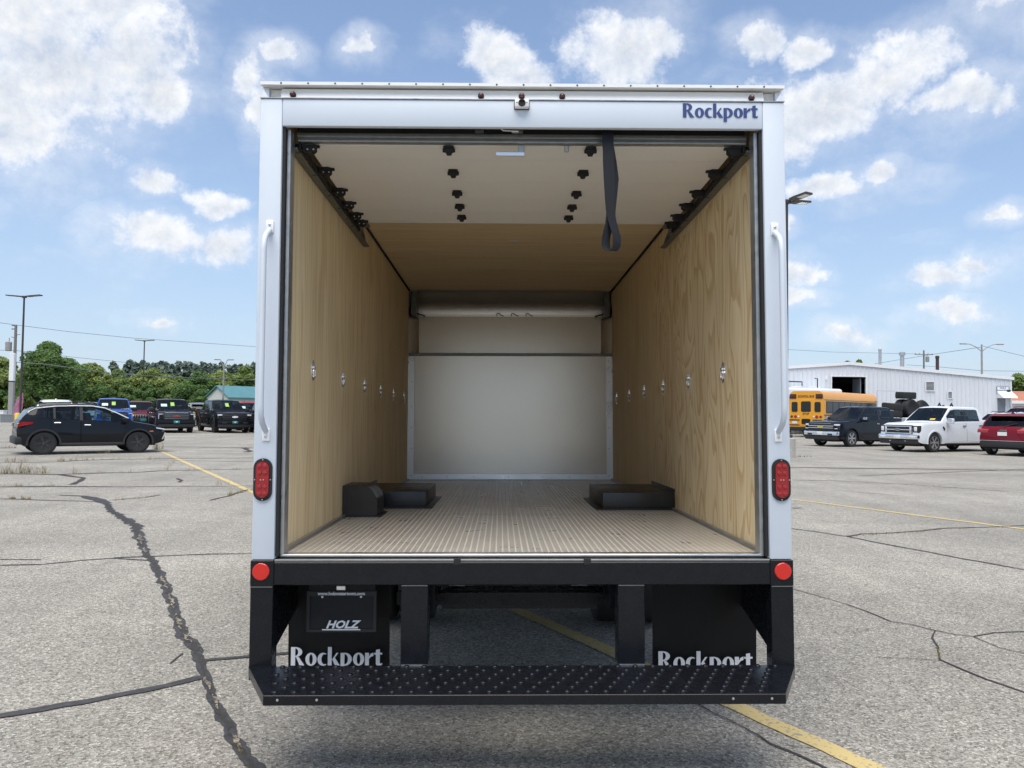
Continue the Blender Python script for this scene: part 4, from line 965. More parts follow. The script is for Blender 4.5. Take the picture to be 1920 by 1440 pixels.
# ------------------------------------------------------------------ road vehicles
SPEC = {
 'pickup': dict(xr=-3.02, xf=2.86, ax=(1.86, -1.84), rt=0.405, wt=0.27, trk=0.855, wm=1.0, wb=0.955, wr=0.76, zb=0.36, kf=0.075, kr=0.03, bed=(-2.97, -1.44), zroof=1.94,
    top=[(-3.02, 1.36), (-1.44, 1.38), (-1.41, 1.40), (-1.28, 1.88), (-1.05, 1.935), (0.3, 1.945), (0.62, 1.89), (1.34, 1.29), (1.5, 1.265), (2.45, 1.215), (2.72, 1.16), (2.86, 1.02)],
    belt=[(-3.02, 1.30), (-1.44, 1.32), (-1.40, 1.25), (1.3, 1.20), (2.5, 1.12), (2.86, 0.94)],
    win=[(-1.16, -0.30), (-0.20, 0.98)], ws=(0.64, 1.32), rw=(-1.41, -1.29), doors=[(-1.33, -0.25), (-0.23, 1.04)]),
 'suv': dict(xr=-2.14, xf=2.19, ax=(1.30, -1.295), rt=0.352, wt=0.225, trk=0.78, wm=0.905, wb=0.865, wr=0.66, zb=0.30, kf=0.16, kr=0.11, bed=None, zroof=1.62,
    top=[(-2.14, 0.82), (-2.09, 1.00), (-2.0, 1.10), (-1.62, 1.50), (-1.50, 1.56), (-0.7, 1.62), (0.15, 1.605), (0.45, 1.54), (1.16, 1.065), (1.3, 1.035), (1.85, 0.945), (2.08, 0.86), (2.19, 0.72)],
    belt=[(-2.14, 0.76), (-2.0, 1.02), (-1.6, 1.12), (-0.6, 1.035), (0.9, 0.975), (1.2, 0.96), (1.85, 0.87), (2.19, 0.64)],
    win=[(-1.52, -1.10), (-1.02, -0.36), (-0.27, 0.80)], ws=(0.46, 1.14), rw=(-1.99, -1.63), doors=[(-1.12, -0.33), (-0.31, 0.90)]),
}
def short_overhang(sp, kr, kf):
    q = dict(sp); fx = lambda x: (sp['ax'][1] + (x - sp['ax'][1]) * kr) if x < sp['ax'][1] else ((sp['ax'][0] + (x - sp['ax'][0]) * kf) if x > sp['ax'][0] else x)
    q['xr'], q['xf'] = fx(sp['xr']), fx(sp['xf'])
    for k in ('top', 'belt'): q[k] = [(fx(x), z) for x, z in sp[k]]
    for k in ('win', 'doors'): q[k] = [(fx(a), fx(b)) for a, b in sp[k]]
    for k in ('ws', 'rw'): q[k] = tuple(fx(x) for x in sp[k])
    return q
SPEC['compact'] = short_overhang(SPEC['suv'], .80, .92)
SPEC['compact'].update(kr=.20, kf=.20, ws=(0.36, 1.18), rw=(-1.89, -1.67), zroof=1.60,
    top=[(SPEC['compact']['xr'], .80), (-1.95, .96), (-1.90, 1.08), (-1.66, 1.40), (-1.52, 1.48), (-1.0, 1.57), (-0.5, 1.60), (0.0, 1.60), (0.34, 1.535), (0.7, 1.345), (1.18, 1.055), (1.32, 1.025), (1.75, .94), (2.0, .85), (SPEC['compact']['xf'], .70)],
    belt=[(SPEC['compact']['xr'], .74), (-1.86, 1.02), (-1.5, 1.14), (-1.1, 1.085), (-0.6, 1.03), (0.9, .975), (1.2, .96), (1.75, .87), (SPEC['compact']['xf'], .62)])
SPEC['compact']['win'] = [(-1.30, -1.06), (-1.00, -0.36), (-0.27, 0.80)]
def mirror_boxes(bm, b, bev):
    x0, x1, y0, y1, z0, z1 = b
    box(bm, x0, x1, y0, y1, z0, z1, bev)
def make_wheel(rt, wt, rim_m, spokes, seed=0):
    t = bmesh.new(); lathe(t, tyre_prof(rt, wt), (0, 0, 0), 'y', 40); t = finish(t, 'tyre'); t.materials.append(MT['tyre'])
    r = bmesh.new(); R_ = rt * 0.70
    lathe(r, [(R_ * .98, -wt * .42), (R_, wt * .46), (R_ * .93, wt * .47), (R_ * .90, wt * .10), (R_ * .12, wt * .05)], (0, 0, 0), 'y', 32)
    for k in range(spokes):
        a = 2 * PI * k / spokes
        for da, w0 in ((-0.12, .055), (0.12, .055)):
            p = [(R_ * .14, -R_ * .05), (R_ * .92, -R_ * w0), (R_ * .92, R_ * w0), (R_ * .14, R_ * .05)]
            q = [(c * math.cos(a + da) - s * math.sin(a + da), c * math.sin(a + da) + s * math.cos(a + da)) for c, s in p]
            prism(r, q, wt * .12, wt * .43, 'y')
    lathe(r, [(R_ * .20, wt * .06), (R_ * .18, wt * .46), (R_ * .02, wt * .48)], (0, 0, 0), 'y', 16)
    r = finish(r, 'rim'); r.materials.append(MT[rim_m])
    h = bmesh.new(); lathe(h, [(R_ * .86, -wt * .1), (R_ * .86, wt * .06), (R_ * .05, wt * .065)], (0, 0, 0), 'y', 20); h = finish(h, 'brake_disc'); h.materials.append(MT['trim'])
    return t, r, h
WHEELS = {}
def vehicle(name, label, cat, kind, pm, loc, head, style=None, sx=1.0, sz=1.0, sy=1.0, rim='rim', spokes=6, group=None, tag_=None, glass='glass', tplate=False):
    sp = SPEC[kind]
    root = thing(name, label, cat, loc, rad(head), group)
    root.scale = (sx, sy, sz)
    ip = lambda c, x: float(np.interp(x, [p[0] for p in c], [p[1] for p in c]))
    xs = set(np.round(np.arange(sp['xr'], sp['xf'], 0.07), 4)); xs.add(sp['xf'])
    for a in sp['ax']:
        for t in np.linspace(-1, 1, 17): xs.add(round(a + (sp['rt'] + 0.065) * math.sin(t * PI / 2), 4))
    key = [v for r_ in sp['win'] + sp['doors'] + [sp['ws'], sp['rw']] for v in r_] + [p[0] for p in sp['top']]
    if sp['bed']: key += list(sp['bed'])
    xs |= {round(k, 4) for k in key}
    xs = sorted(x for x in xs if sp['xr'] <= x <= sp['xf'])
    cl = [xs[0]]
    for x in xs[1:]:
        if x - cl[-1] > 0.008 or x in key: cl.append(x)
    xs = cl
    def plan(x):
        f = 1.0
        d = 0.6
        if x > sp['xf'] - d: f -= sp['kf'] * ((x - sp['xf'] + d) / d) ** 2.6
        if x < sp['xr'] + d: f -= sp['kr'] * ((sp['xr'] + d - x) / d) ** 2.6
        return f
    grid = []
    for x in xs:
        zt = ip(sp['top'], x); zl_ = min(ip(sp['belt'], x), zt - 0.03)
        zb = sp['zb']
        if x > sp['xf'] - 0.35: zb += 0.10 * ((x - sp['xf'] + .35) / .35) ** 2
        if x < sp['xr'] + 0.35: zb += 0.12 * ((sp['xr'] + .35 - x) / .35) ** 2
        for a in sp['ax']:
            ra = sp['rt'] + 0.065
            if abs(x - a) < ra: zb = max(zb, sp['rt'] + math.sqrt(max(0, ra * ra - (x - a) ** 2)))
        zb = min(zb, zl_ - 0.03)
        f = plan(x)
        rows = []
        for s in (0, .10, .28, .48, .68, .88, 1.0):
            z = zb + s * (zl_ - zb)
            w = float(np.interp(z, [0.2, 0.42, 0.70, max(zl_, .75)], [sp['wm'] - .07, sp['wm'] - .005, sp['wm'], sp['wb']]))
            rows.append((w * f, z))
        gh = min(1.0, max(0.0, (zt - zl_ - 0.06) / (sp['zroof'] - zl_ - 0.06)))
        we = (sp['wb'] - 0.01) * (1 - gh) + sp['wr'] * gh
        ze = zl_ + (zt - zl_) * (0.62 if gh < .15 else 0.92)
        for g_ in (.10, .88, 1.0): rows.append(((rows[6][0] * (1 - g_) + we * f * g_) + 0.02 * math.sin(PI * g_) * gh, zl_ + (ze - zl_) * g_))
        if sp['bed'] and sp['bed'][0] <= x <= sp['bed'][1]:
            w = rows[9][0]
            rows += [(w - .06, rows[9][1]), (w - .07, rows[9][1] - .42), (0, rows[9][1] - .42)]
        else:
            w = rows[9][0]
            rows += [(w * .93, ze + (zt - ze) * .55), (w * .5, zt - 0.008), (0, zt)]
        grid.append(rows)
    NR = 13
    groups = {}
    def put(k, q): groups.setdefault(k, []).append(q)
    inr = lambda x, r_: r_[0] - 1e-4 <= x <= r_[1] + 1e-4
    for i in range(len(xs) - 1):
        xm = 0.5 * (xs[i] + xs[i + 1])
        for side in (1, -1):
            for j in range(NR - 1):
                k = 'body'
                if 1 <= j <= 5:
                    for d_, r_ in enumerate(sp['doors']):
                        if inr(xm, r_): k = ('door', d_, side)
                elif j == 7:
                    for d_, r_ in enumerate(sp['win']):
                        if inr(xm, r_): k = ('window', d_, side)
                    else:
                        if k == 'body' and sp['win'][0][0] < xm < sp['win'][-1][1]: k = ('pillar', sum(1 for r_ in sp['win'] if r_[1] < xm), side)
                elif j >= 10:
                    if inr(xm, sp['ws']): k = 'windscreen'
                    elif inr(xm, sp['rw']): k = 'rear_window'
                put(k, (i, j, side))
    def build(quads, shrink=0.0):
        bm = bmesh.new(); vc = {}
        def V(i, j, side):
            kk = (i, j, side if j < NR - 1 else 1)
            if kk not in vc:
                y, z = grid[i][j]
                vc[kk] = bm.verts.new((xs[i], y * kk[2], z))
            return vc[kk]
        for i, j, s in quads:
            q = [V(i, j, s), V(i + 1, j, s), V(i + 1, j + 1, s), V(i, j + 1, s)]
            if len(set(q)) > 2:
                u = []
                for v in q:
                    if v not in u: u.append(v)
                try: bm.faces.new(u if s > 0 else u[::-1])
                except ValueError: pass
        if shrink:
            xa = [v.co.x for v in bm.verts]; x0, x1 = min(xa), max(xa)
            for v in bm.verts:
                if v.co.x - x0 < 1e-4: v.co.x += shrink
                elif x1 - v.co.x < 1e-4: v.co.x -= shrink
        return bm
    bm = build(groups['body'])
    bm.verts.ensure_lookup_table()
    for e in (0, len(xs) - 1):      # close the nose and the tail
        ring = [(xs[e], y, z) for y, z in grid[e]] + [(xs[e], -y, z) for y, z in grid[e][-2::-1]]
        _faces(bm, ring, [tuple(range(len(ring)))])
    bmesh.ops.remove_doubles(bm, verts=bm.verts, dist=1e-4)
    body = link('body', finish(bm, 'body', 38), pm, root)
    for k, q in groups.items():
        if isinstance(k, tuple) and k[0] == 'pillar': link('door_pillar', finish(build(q), 'door_pillar', 38), 'trim', root)
    doors = {}
    for k, q in groups.items():
        if isinstance(k, tuple) and k[0] == 'door': doors[k[1:]] = link('door', finish(build(q, 0.007), 'door', 38), pm, root)
    for k, q in groups.items():
        if isinstance(k, tuple) and k[0] == 'window':
            g_ = 'glass_light' if (glass == 'mixed' and k[1] == len(sp['win']) - 1) else ('glass' if glass == 'mixed' else glass)
            par = doors.get((min(k[1], len(sp['doors']) - 1) if len(sp['win']) == 2 else max(0, k[1] - 1), k[2]), root) if not (len(sp['win']) == 3 and k[1] == 0) else root
            link('window', finish(build(q, 0.004), 'window', 60), g_, par)
        elif k in ('windscreen', 'rear_window'):
            link(k, finish(build(q), k, 60), 'glass_light' if k == 'windscreen' else 'glass', root)
    # cabin: dash, seats, wheel
    zs = ip(sp['belt'], 0); xd = sp['ws'][1]
    bpart('dashboard', 'trim', root, xd - .55, xd - .05, -sp['wb'] + .12, sp['wb'] - .12, zs - .25, zs - .02, bev=.04)
    bpart('cabin_floor', 'rubber', root, sp['win'][0][0] - .25, xd - .1, -sp['wb'] + .05, sp['wb'] - .05, zs - .42, zs - .26)
    for x_ in (xd - 1.25, xd - 2.05):
        for s in (1, -1):
            part('seat', lambda bm: (prism(bm, [(x_, zs - .25), (x_ + .18, zs - .25), (x_ + .02, zs + .30), (x_ - .12, zs + .30)], *sorted((s * .18, s * .62)), 'y'), box(bm, x_ - .14, x_ - .02, *sorted((s * .29, s * .51)), zs + .33, zs + .50, bev=.03)), 'trim', root)
    part('steering_wheel', lambda bm: tube(bm, [(xd - .68 + .06 * math.sin(t), .38 + .18 * math.cos(t), zs + .02 + .17 * math.sin(t)) for t in np.linspace(0, 2 * PI, 17)], .016, 6), 'trim', root)
    # dark lining behind the gaps, wheel houses
    part('underbody', lambda bm: (box(bm, sp['xr'] + .25, sp['xf'] - .25, -.62, .62, .24, .80), box(bm, sp['ax'][1] + .5, sp['ax'][0] - .5, -sp['wb'] + .06, sp['wb'] - .06, .31, ip(sp['belt'], 0) - .27),
         box(bm, sp['xr'] + .12, sp['xf'] - .12, -.60, .60, .42, .78)), 'rubber', root)
    for (d_, s), o in doors.items():
        r_ = sp['doors'][d_]; zl_ = ip(sp['belt'], r_[0]) - (0.13 if kind == 'pickup' else .10); xh = r_[0] + 0.16
        part('door_handle', lambda bm: box(bm, xh - .09, xh + .09, *sorted((s * (sp['wm'] - .015), s * (sp['wm'] + .022))), zl_ - .02, zl_ + .02, bev=.008), 'chrome' if style not in ('ford',) else 'trim', o)
    # arches, wheels
    for a in sp['ax']:
        for s in (1, -1):
            ra = sp['rt'] + 0.05
            def arch(bm):
                P = [(a + (ra + d) * math.cos(t), sp['rt'] + (ra + d) * math.sin(t)) for d in (0,) for t in np.linspace(-0.12, PI + .12, 19)] + [(a + (ra + .055) * math.cos(t), sp['rt'] + (ra + .055) * math.sin(t)) for t in np.linspace(PI + .12, -0.12, 19)]
                n = 19
                y0, y1 = sorted((s * (sp['wm'] - .10), s * (sp['wm'] + .012)))
                for k in range(n - 1):
                    A, B, C_, D_ = P[k], P[k + 1], P[2 * n - 2 - k], P[2 * n - 1 - k]
                    _faces(bm, [(A[0], y0, A[1]), (B[0], y0, B[1]), (C_[0], y0, C_[1]), (D_[0], y0, D_[1]), (A[0], y1, A[1]), (B[0], y1, B[1]), (C_[0], y1, C_[1]), (D_[0], y1, D_[1])],
                           [(4, 5, 6, 7), (3, 2, 1, 0), (0, 1, 5, 4), (2, 3, 7, 6)])
            part('wheel_arch', arch, 'trim' if style in ('encore', 'gmc', 'chevy_black') else pm, root)
            kk = (sp['rt'], sp['wt'], rim, spokes)
            if kk not in WHEELS: WHEELS[kk] = make_wheel(*kk)
            t_, r_, h_ = WHEELS[kk]
            wh = link('wheel', t_, None, root, (a, s * (sp['trk'] - .01), sp['rt']), (0, 0, 0 if s > 0 else PI))
            link('rim', r_, None, wh); link('brake_disc', h_, None, wh)
    # mirrors
    xm_ = sp['ws'][1] - (0.30 if kind == 'pickup' else 0.30)
    zm = ip(sp['belt'], xm_) + 0.10
    mw_, mh_ = (0.26, 0.23) if kind == 'pickup' else (0.22, 0.15)
    for s in (1, -1):
        mi = part('side_mirror', lambda bm: (box(bm, xm_ - .06, xm_ + .09, *sorted((s * (sp['wb'] + .05), s * (sp['wb'] + .05 + mw_))), zm - mh_ / 2, zm + mh_ / 2, bev=.03, seg=2), box(bm, xm_ - .02, xm_ + .04, *sorted((s * (sp['wb'] - .05), s * (sp['wb'] + .06))), zm - .06, zm - .02)), 'trim' if style in ('gmc', 'ram', 'chevy_black') else pm, root)
        if style in ('ford', 'chevy'): part('mirror_cap', lambda bm: box(bm, xm_ + .085, xm_ + .105, *sorted((s * (sp['wb'] + .07), s * (sp['wb'] + .03 + mw_))), zm - .02, zm + mh_ / 2 - .015, bev=.012), 'chrome', mi)
    # rear lamps
    xr = sp['xr']
    if kind == 'pickup':
        for s in (1, -1): bpart('tail_light', 'red', root, xr - .015, xr + .12, *sorted((s * .80, s * .975)), .88, 1.28, bev=.015)
        bpart('rear_bumper', 'chrome', root, xr - .14, xr + .02, -.92, .92, .48, .70, bev=.03, seg=2)
    else:
        for s in (1, -1): part('tail_light', lambda bm: prism(bm, [(xr + .00, .86), (xr + .38, .96), (xr + .40, 1.01), (xr + .10, 1.02), (xr + .01, .96)], *sorted((s * .50, s * .885)), 'y'), 'red', root)
        bpart('rear_bumper', 'trim', root, xr - .05, xr + .20, -.80, .80, .32, .56, bev=.04, seg=2)
    # faces
    xf = sp['xf']
    def fb(n, m_, b, bev=.012, par=root): return part(n, lambda bm: box(bm, *b, bev=bev, seg=2), m_, par)
    if kind == 'pickup':
        dark = style in ('gmc', 'chevy_black')
        bump = 'chrome' if style in ('ford', 'chevy') else pm
        fb('front_bumper', bump, (xf - .12, xf + .115, -.965, .965, .53, .735), .05)
        fb('lower_bumper', 'trim', (xf - .16, xf + .06, -.93, .93, .33, .528), .03)
        gr = fb('grille', 'trim', (xf - .05, xf + .035, -.68 if style != 'chevy' else -.74, .68 if style != 'chevy' else .74, .745, 1.12), .03)
        if style == 'ford':
            for z in (.775, .925, 1.065): fb('grille_bar', 'chrome', (xf + .036, xf + .06, -.64, .64, z - .022, z + .022), .01, gr)
            for s in (1, -1): fb('grille_bar', 'chrome', (xf + .034, xf + .058, *sorted((s * .56, s * .66)), .76, 1.09), .012, gr)
            em = part('emblem', lambda bm: prism(bm, [(.155 * math.cos(t), .93 + .062 * math.sin(t)) for t in np.linspace(0, 2 * PI, 21)[:-1]], xf + .061, xf + .075, 'x'), 'chrome', gr)
            part('emblem_face', lambda bm: prism(bm, [(.125 * math.cos(t), .93 + .044 * math.sin(t)) for t in np.linspace(0, 2 * PI, 21)[:-1]], xf + .0755, xf + .079, 'x'), 'p_grey', gr)
            for s in (1, -1):
                fb('headlight_housing', 'trim', (xf - .22, xf + .005, *sorted((s * .67, s * .945)), .80, 1.10), .03)
                fb('headlight', 'lamp', (xf - .15, xf + .018, *sorted((s * .74, s * .90)), .86, 1.06), .03)
                fb('fog_light', 'lamp', (xf + .08, xf + .125, *sorted((s * .60, s * .86)), .60, .66), .012)
            for s in (1, -1): fb('tow_hook', 'chrome', (xf + .02, xf + .09, *sorted((s * .34, s * .42)), .44, .47), .01)
            for s in (1, -1): part('fender_vent', lambda bm: prism(bm, [(1.22, .98), (1.32, 1.08), (1.36, 1.06), (1.26, .90)], *sorted((s * .985, s * 1.012)), 'y'), 'trim', root)
        elif style in ('chevy', 'chevy_black'):
            c_ = 'chrome' if style == 'chevy' else 'trim'
            fb('grille_bar', c_, (xf + .036, xf + .065, -.74, .74, .955, .995), .012, gr); fb('grille_bar', c_, (xf + .036, xf + .065, -.72, .72, .865, .90), .012, gr); fb('grille_bar', c_, (xf + .030, xf + .05, -.60, .60, 1.085, 1.10), .006, gr)
            bw = [(-.15, .04), (-.06, .04), (-.06, .058), (.075, .058), (.075, .04), (.165, .04), (.145, -.04), (.06, -.04), (.06, -.058), (-.075, -.058), (-.075, -.04), (-.17, -.04)]
            part('emblem', lambda bm: prism(bm, [(a_, .93 + b_) for a_, b_ in bw], xf + .066, xf + .08, 'x'), MT['p_lime'] if style == 'chevy' else 'letter', gr)
            for s in (1, -1):
                fb('headlight', 'lamp', (xf - .20, xf + .005, *sorted((s * .70, s * .935)), .99, 1.07), .02)
                fb('running_light', 'lamp' if style == 'chevy' else 'trim', (xf - .15, xf + .02, *sorted((s * .76, s * .93)), .84, .875), .01)
                fb('headlight_housing', 'trim', (xf - .18, xf - .003, *sorted((s * .70, s * .95)), .80, .985), .02)
                fb('fog_recess', 'trim', (xf + .06, xf + .12, *sorted((s * .45, s * .72)), .55, .63), .01)
        else:  # gmc / ram
            for z in (.80, .90, 1.0): fb('grille_bar', 'galv_dark', (xf + .036, xf + .055, -.62, .62, z - .018, z + .018), .01, gr)
            fb('grille_top', 'chrome' if style == 'gmc' else pm, (xf + .0, xf + .05, -.60, .60, 1.122, 1.15), .012, gr)
            if style == 'gmc': text_mesh('GMC', .11, 'reflector', gr, (xf + .058, 0, .955), (PI / 2, 0, PI / 2), bold=.004, sx=1.5)
            for s in (1, -1):
                fb('headlight_housing', 'trim', (xf - .2, xf - .002, *sorted((s * .70, s * .95)), .76, 1.11), .03)
                fb('headlight', 'lamp', (xf - .18, xf + .006, *sorted((s * .73, s * .93)), 1.035, 1.075), .01)
                fb('running_light', 'lamp', (xf - .12, xf + .008, *sorted((s * .905, s * .932)), .78, 1.03), .008)
        fb('licence_plate', 'plate_teal' if tplate else 'plate', (xf + .116, xf + .124, -.155, .155, .555, .70), .004)
        if tplate: part('plate_logo', lambda bm: prism(bm, [(-.07, .66), (-.03, .67), (0, .64), (.03, .67), (.07, .66), (.02, .60), (-.02, .60)], xf + .1245, xf + .127, 'x'), 'letter', root)
        part('roof_antenna', lambda bm: prism(bm, [(-.10, 1.94), (.10, 1.94), (-.04, 2.0), (-.08, 2.0)], -.02, .02, 'y'), 'trim', root)
        for s in (1, -1): bpart('side_step', 'trim', root, -1.3, 1.2, *sorted((s * .90, s * 1.0)), .335, .375, bev=.01)
    else:
        fb('lower_grille', 'trim', (xf - .10, xf + .015, -.60, .60, .36, .64), .03)
        for s in (1, -1):
            part('headlight', lambda bm: prism(bm, [(xf - .42, .86), (xf - .04, .80), (xf - .02, .76), (xf - .22, .79), (xf - .40, .82)], *sorted((s * .50, s * .83)), 'y'), 'lamp', root)
            part('front_trim_blade', lambda bm: prism(bm, [(xf - .10, .44), (xf - .06, .44), (xf + .02, .66), (xf - .01, .68)], *sorted((s * .60, s * .79)), 'y'), 'chrome' if style == 'encore' else 'trim', root)
        gr = fb('grille', 'trim', (xf - .16, xf + .005, -.50, .50, .655, .80), .02)
        if style == 'jeep':
            for k in range(7): fb('grille_slot', 'chrome', (xf + .006, xf + .02, -.45 + k * .14, -.40 + k * .14, .66, .79), .008, gr)
        fb('licence_plate', 'plate_teal' if tplate else 'plate', (xf + .012, xf + .022, -.155, .155, .46, .60), .004)
        for s in (1, -1): part('roof_rail', lambda bm: tube(bm, [(-1.45, s * .60, 1.565), (-1.3, s * .625, 1.615), (-.6, s * .64, 1.645), (.0, s * .635, 1.635), (.22, s * .615, 1.60)], .016, 6), 'trim', root)
        part('roof_antenna', lambda bm: prism(bm, [(-1.38, 1.58), (-1.16, 1.59), (-1.30, 1.66), (-1.34, 1.66)], -.025, .025, 'y'), pm, root)
        for s in (1, -1): bpart('sill_cladding', 'trim', root, -.86, .88, *sorted((s * .84, s * .905)), .275, .36, bev=.015)
    if style == 'encore':   # bright strip above the side windows
        for s in (1, -1):
            P = []
            for i, x in enumerate(xs):
                if -1.72 <= x <= 1.02:
                    (y0, z0), (y1, z1) = grid[i][7], grid[i][9]
                    f_ = 0.95
                    P.append((x, s * (y0 + (y1 - y0) * f_ + .022), z0 + (z1 - z0) * f_))
            part('window_trim', lambda bm: tube(bm, P, .017, 6), 'alu_white', root, smooth=60)
            part('marker_light', lambda bm: box(bm, 1.62, 1.74, *sorted((s * .86, s * .905)), .70, .725, bev=.006), 'amber', root)
    if style == 'equinox':
        bpart('rear_chrome_strip', 'chrome', root, xr - .058, xr - .02, -.80, .80, .555, .575, bev=.006)
        part('rear_plate', lambda bm: box(bm, xr - .02, xr - .008, -.16, .16, .76, .90), 'plate', root)
        part('rear_spoiler', lambda bm: prism(bm, [(-1.80, 1.50), (-1.52, 1.585), (-1.48, 1.56), (-1.66, 1.49)], -.62, .62, 'y'), pm, root)
        part('emblem', lambda bm: prism(bm, [(a_ * .8, .955 + b_ * .6) for a_, b_ in [(-.15, .04), (-.06, .04), (-.06, .058), (.075, .058), (.075, .04), (.165, .04), (.145, -.04), (.06, -.04), (.06, -.058), (-.075, -.058), (-.075, -.04), (-.17, -.04)]], xr - .02, xr + .04, 'x'), 'chrome', root)
        part('rear_wiper', lambda bm: tube(bm, [(-2.03, 0, 1.10), (-1.95, -.25, 1.19), (-1.93, -.42, 1.22)], .012, 6), 'trim', root)
    if tag_:
        x1, x0 = sp['ws']; z1, z0 = ip(sp['top'], x1), ip(sp['top'], x0)
        nx_, nz_ = (z1 - z0), (x0 - x1); ln_ = math.hypot(nx_, nz_); nx_, nz_ = nx_ / ln_ * .012, nz_ / ln_ * .012
        def sheetp(bm, f0, f1, y0, y1):
            P = [(x0 + (x1 - x0) * f0, z0 + (z1 - z0) * f0), (x0 + (x1 - x0) * f1, z0 + (z1 - z0) * f1)]
            prism(bm, [(P[0][0] + nx_, P[0][1] + nz_), (P[1][0] + nx_, P[1][1] + nz_), (P[1][0] + nx_ * 1.3, P[1][1] + nz_ * 1.3), (P[0][0] + nx_ * 1.3, P[0][1] + nz_ * 1.3)], y0, y1, 'y')
        if 'g' in tag_: part('price_tag', lambda bm: sheetp(bm, .36, .72, -.10, .10), 'tag', root)
        if 'w' in tag_: part('window_sheet', lambda bm: sheetp(bm, .30, .56, -.62, -.30), 'tag_pale', root)
        if 'y' in tag_: part('window_sheet', lambda bm: sheetp(bm, .06, .16, .30, .55), 'yellow', root)
    return root
def by_wheel(kind, p, head, fr, lf, sx=1.0, sy=1.0):
    """vehicle origin from the ground point of one wheel"""
    sp = SPEC[kind]; h = rad(head); x = (sp['ax'][0] if fr > 0 else sp['ax'][1]) * sx; y = sp['trk'] * lf * sy
    return (p.x - x * math.cos(h) + y * math.sin(h), p.y - x * math.sin(h) - y * math.cos(h), 0)
def by_px(px, Y, z=0.0):
    d = ray(px, 770); return (d.x / d.y * Y, Y, z)
# right of the truck
vehicle('pickup_truck', 'dark navy black pickup truck with chrome grille, beside the school bus', 'pickup truck', 'pickup', 'p_navyblack', by_wheel('pickup', gp(1595, 838), 209, 1, 1), 209, 'chevy', group='pickup trucks', glass='glass_light', sy=.96)
vehicle('pickup_truck', 'white pickup truck with chrome bars in its grille, next to the red hatchback', 'pickup truck', 'pickup', 'p_white', by_wheel('pickup', gp(1748, 848), 205.5, 1, 1, 1, .94), 205.5, 'ford', group='pickup trucks', glass='glass_light', tag_='y', sy=.94)
vehicle('crossover_car', 'dark red crossover seen from behind, at the right edge', 'car', 'suv', 'p_red', by_wheel('suv', gp(1859, 852), 33, -1, 1, 1.07, 1.03), 33, 'equinox', sx=1.07, sy=1.03, sz=1.03, rim='rim')
vehicle('crossover_car', 'white crossover parked behind the white pickup and the dark red crossover', 'car', 'suv', 'p_white', by_px(1886, 41), 207, None, sx=1.1, sy=1.06, sz=1.10)
vehicle('crossover_car', 'maroon crossover far at the right edge beyond the workshop corner', 'car', 'suv', 'p_maroon', by_px(1925, 50, 0.25), 207, None, sx=1.15, sy=1.1, sz=1.2)
# left of the truck
vehicle('crossover_car', 'black crossover in side view with black wheels and bright window trim', 'car', 'compact', 'p_black', (lambda r, f: ((r.x + f.x) / 2 - .78 * math.sin(rad(37)), (r.y + f.y) / 2 + .78 * math.cos(rad(37)), 0))(gp(82, 853), gp(255, 848.5)), 37, 'encore', rim='rim_black', spokes=5, glass='mixed', sz=.965)
G2 = 'vehicles parked in the far row on the left'
vehicle('pickup_truck', 'black pickup truck with red grille letters and a teal plate', 'pickup truck', 'pickup', 'p_black', by_px(319, 46), -60, 'gmc', group=G2, tag_='gw', rim='rim_black', tplate=True)
vehicle('pickup_truck', 'black pickup truck with a white bow tie emblem, in front of the teal roofed building', 'pickup truck', 'pickup', 'p_black', by_px(418, 47), -57, 'chevy_black', group=G2, tag_='g', tplate=True, rim='rim_black')
vehicle('pickup_truck', 'bright blue pickup truck behind the black crossover', 'pickup truck', 'pickup', 'p_blue', by_px(212, 47), -62, 'ram', group=G2, tag_='gw')
vehicle('sport_utility_vehicle', 'maroon sport utility vehicle with upright grille slots beside the blue pickup', 'car', 'suv', 'p_maroon', by_px(262, 52), -60, 'jeep', group=G2, sx=1.1, sy=1.06, sz=1.14, tag_='w', tplate=True)
vehicle('crossover_car', 'white crossover whose roof shows above the black crossover', 'car', 'suv', 'p_white', by_px(106, 40), 118, None, group=G2, sx=1.05, sy=1.0, sz=1.09)
vehicle('crossover_car', 'pale blue car half hidden left of the blue pickup', 'car', 'suv', 'p_paleblue', by_px(168, 52), -60, None, group=G2, sz=1.06)
vehicle('crossover_car', 'lime yellow car peeking out behind the pickup with red grille letters', 'car', 'suv', 'p_lime', by_px(338, 58), -62, None, group=G2, sz=1.0)
vehicle('crossover_car', 'grey crossover seen from behind between the two black pickups', 'car', 'suv', 'p_grey', by_px(370, 62), 119, 'equinox', group=G2, sz=1.12)
vehicle('crossover_car', 'bright red crossover just left of the box truck', 'car', 'suv', 'p_brightred', by_px(465, 52), -62, 'jeep', group=G2, sz=1.16, sy=1.06, tag_='w')
vehicle('pickup_truck', 'dark pickup truck mostly hidden by the box truck', 'pickup truck', 'pickup', 'p_black', by_px(512, 46), -60, 'chevy_black', group=G2)

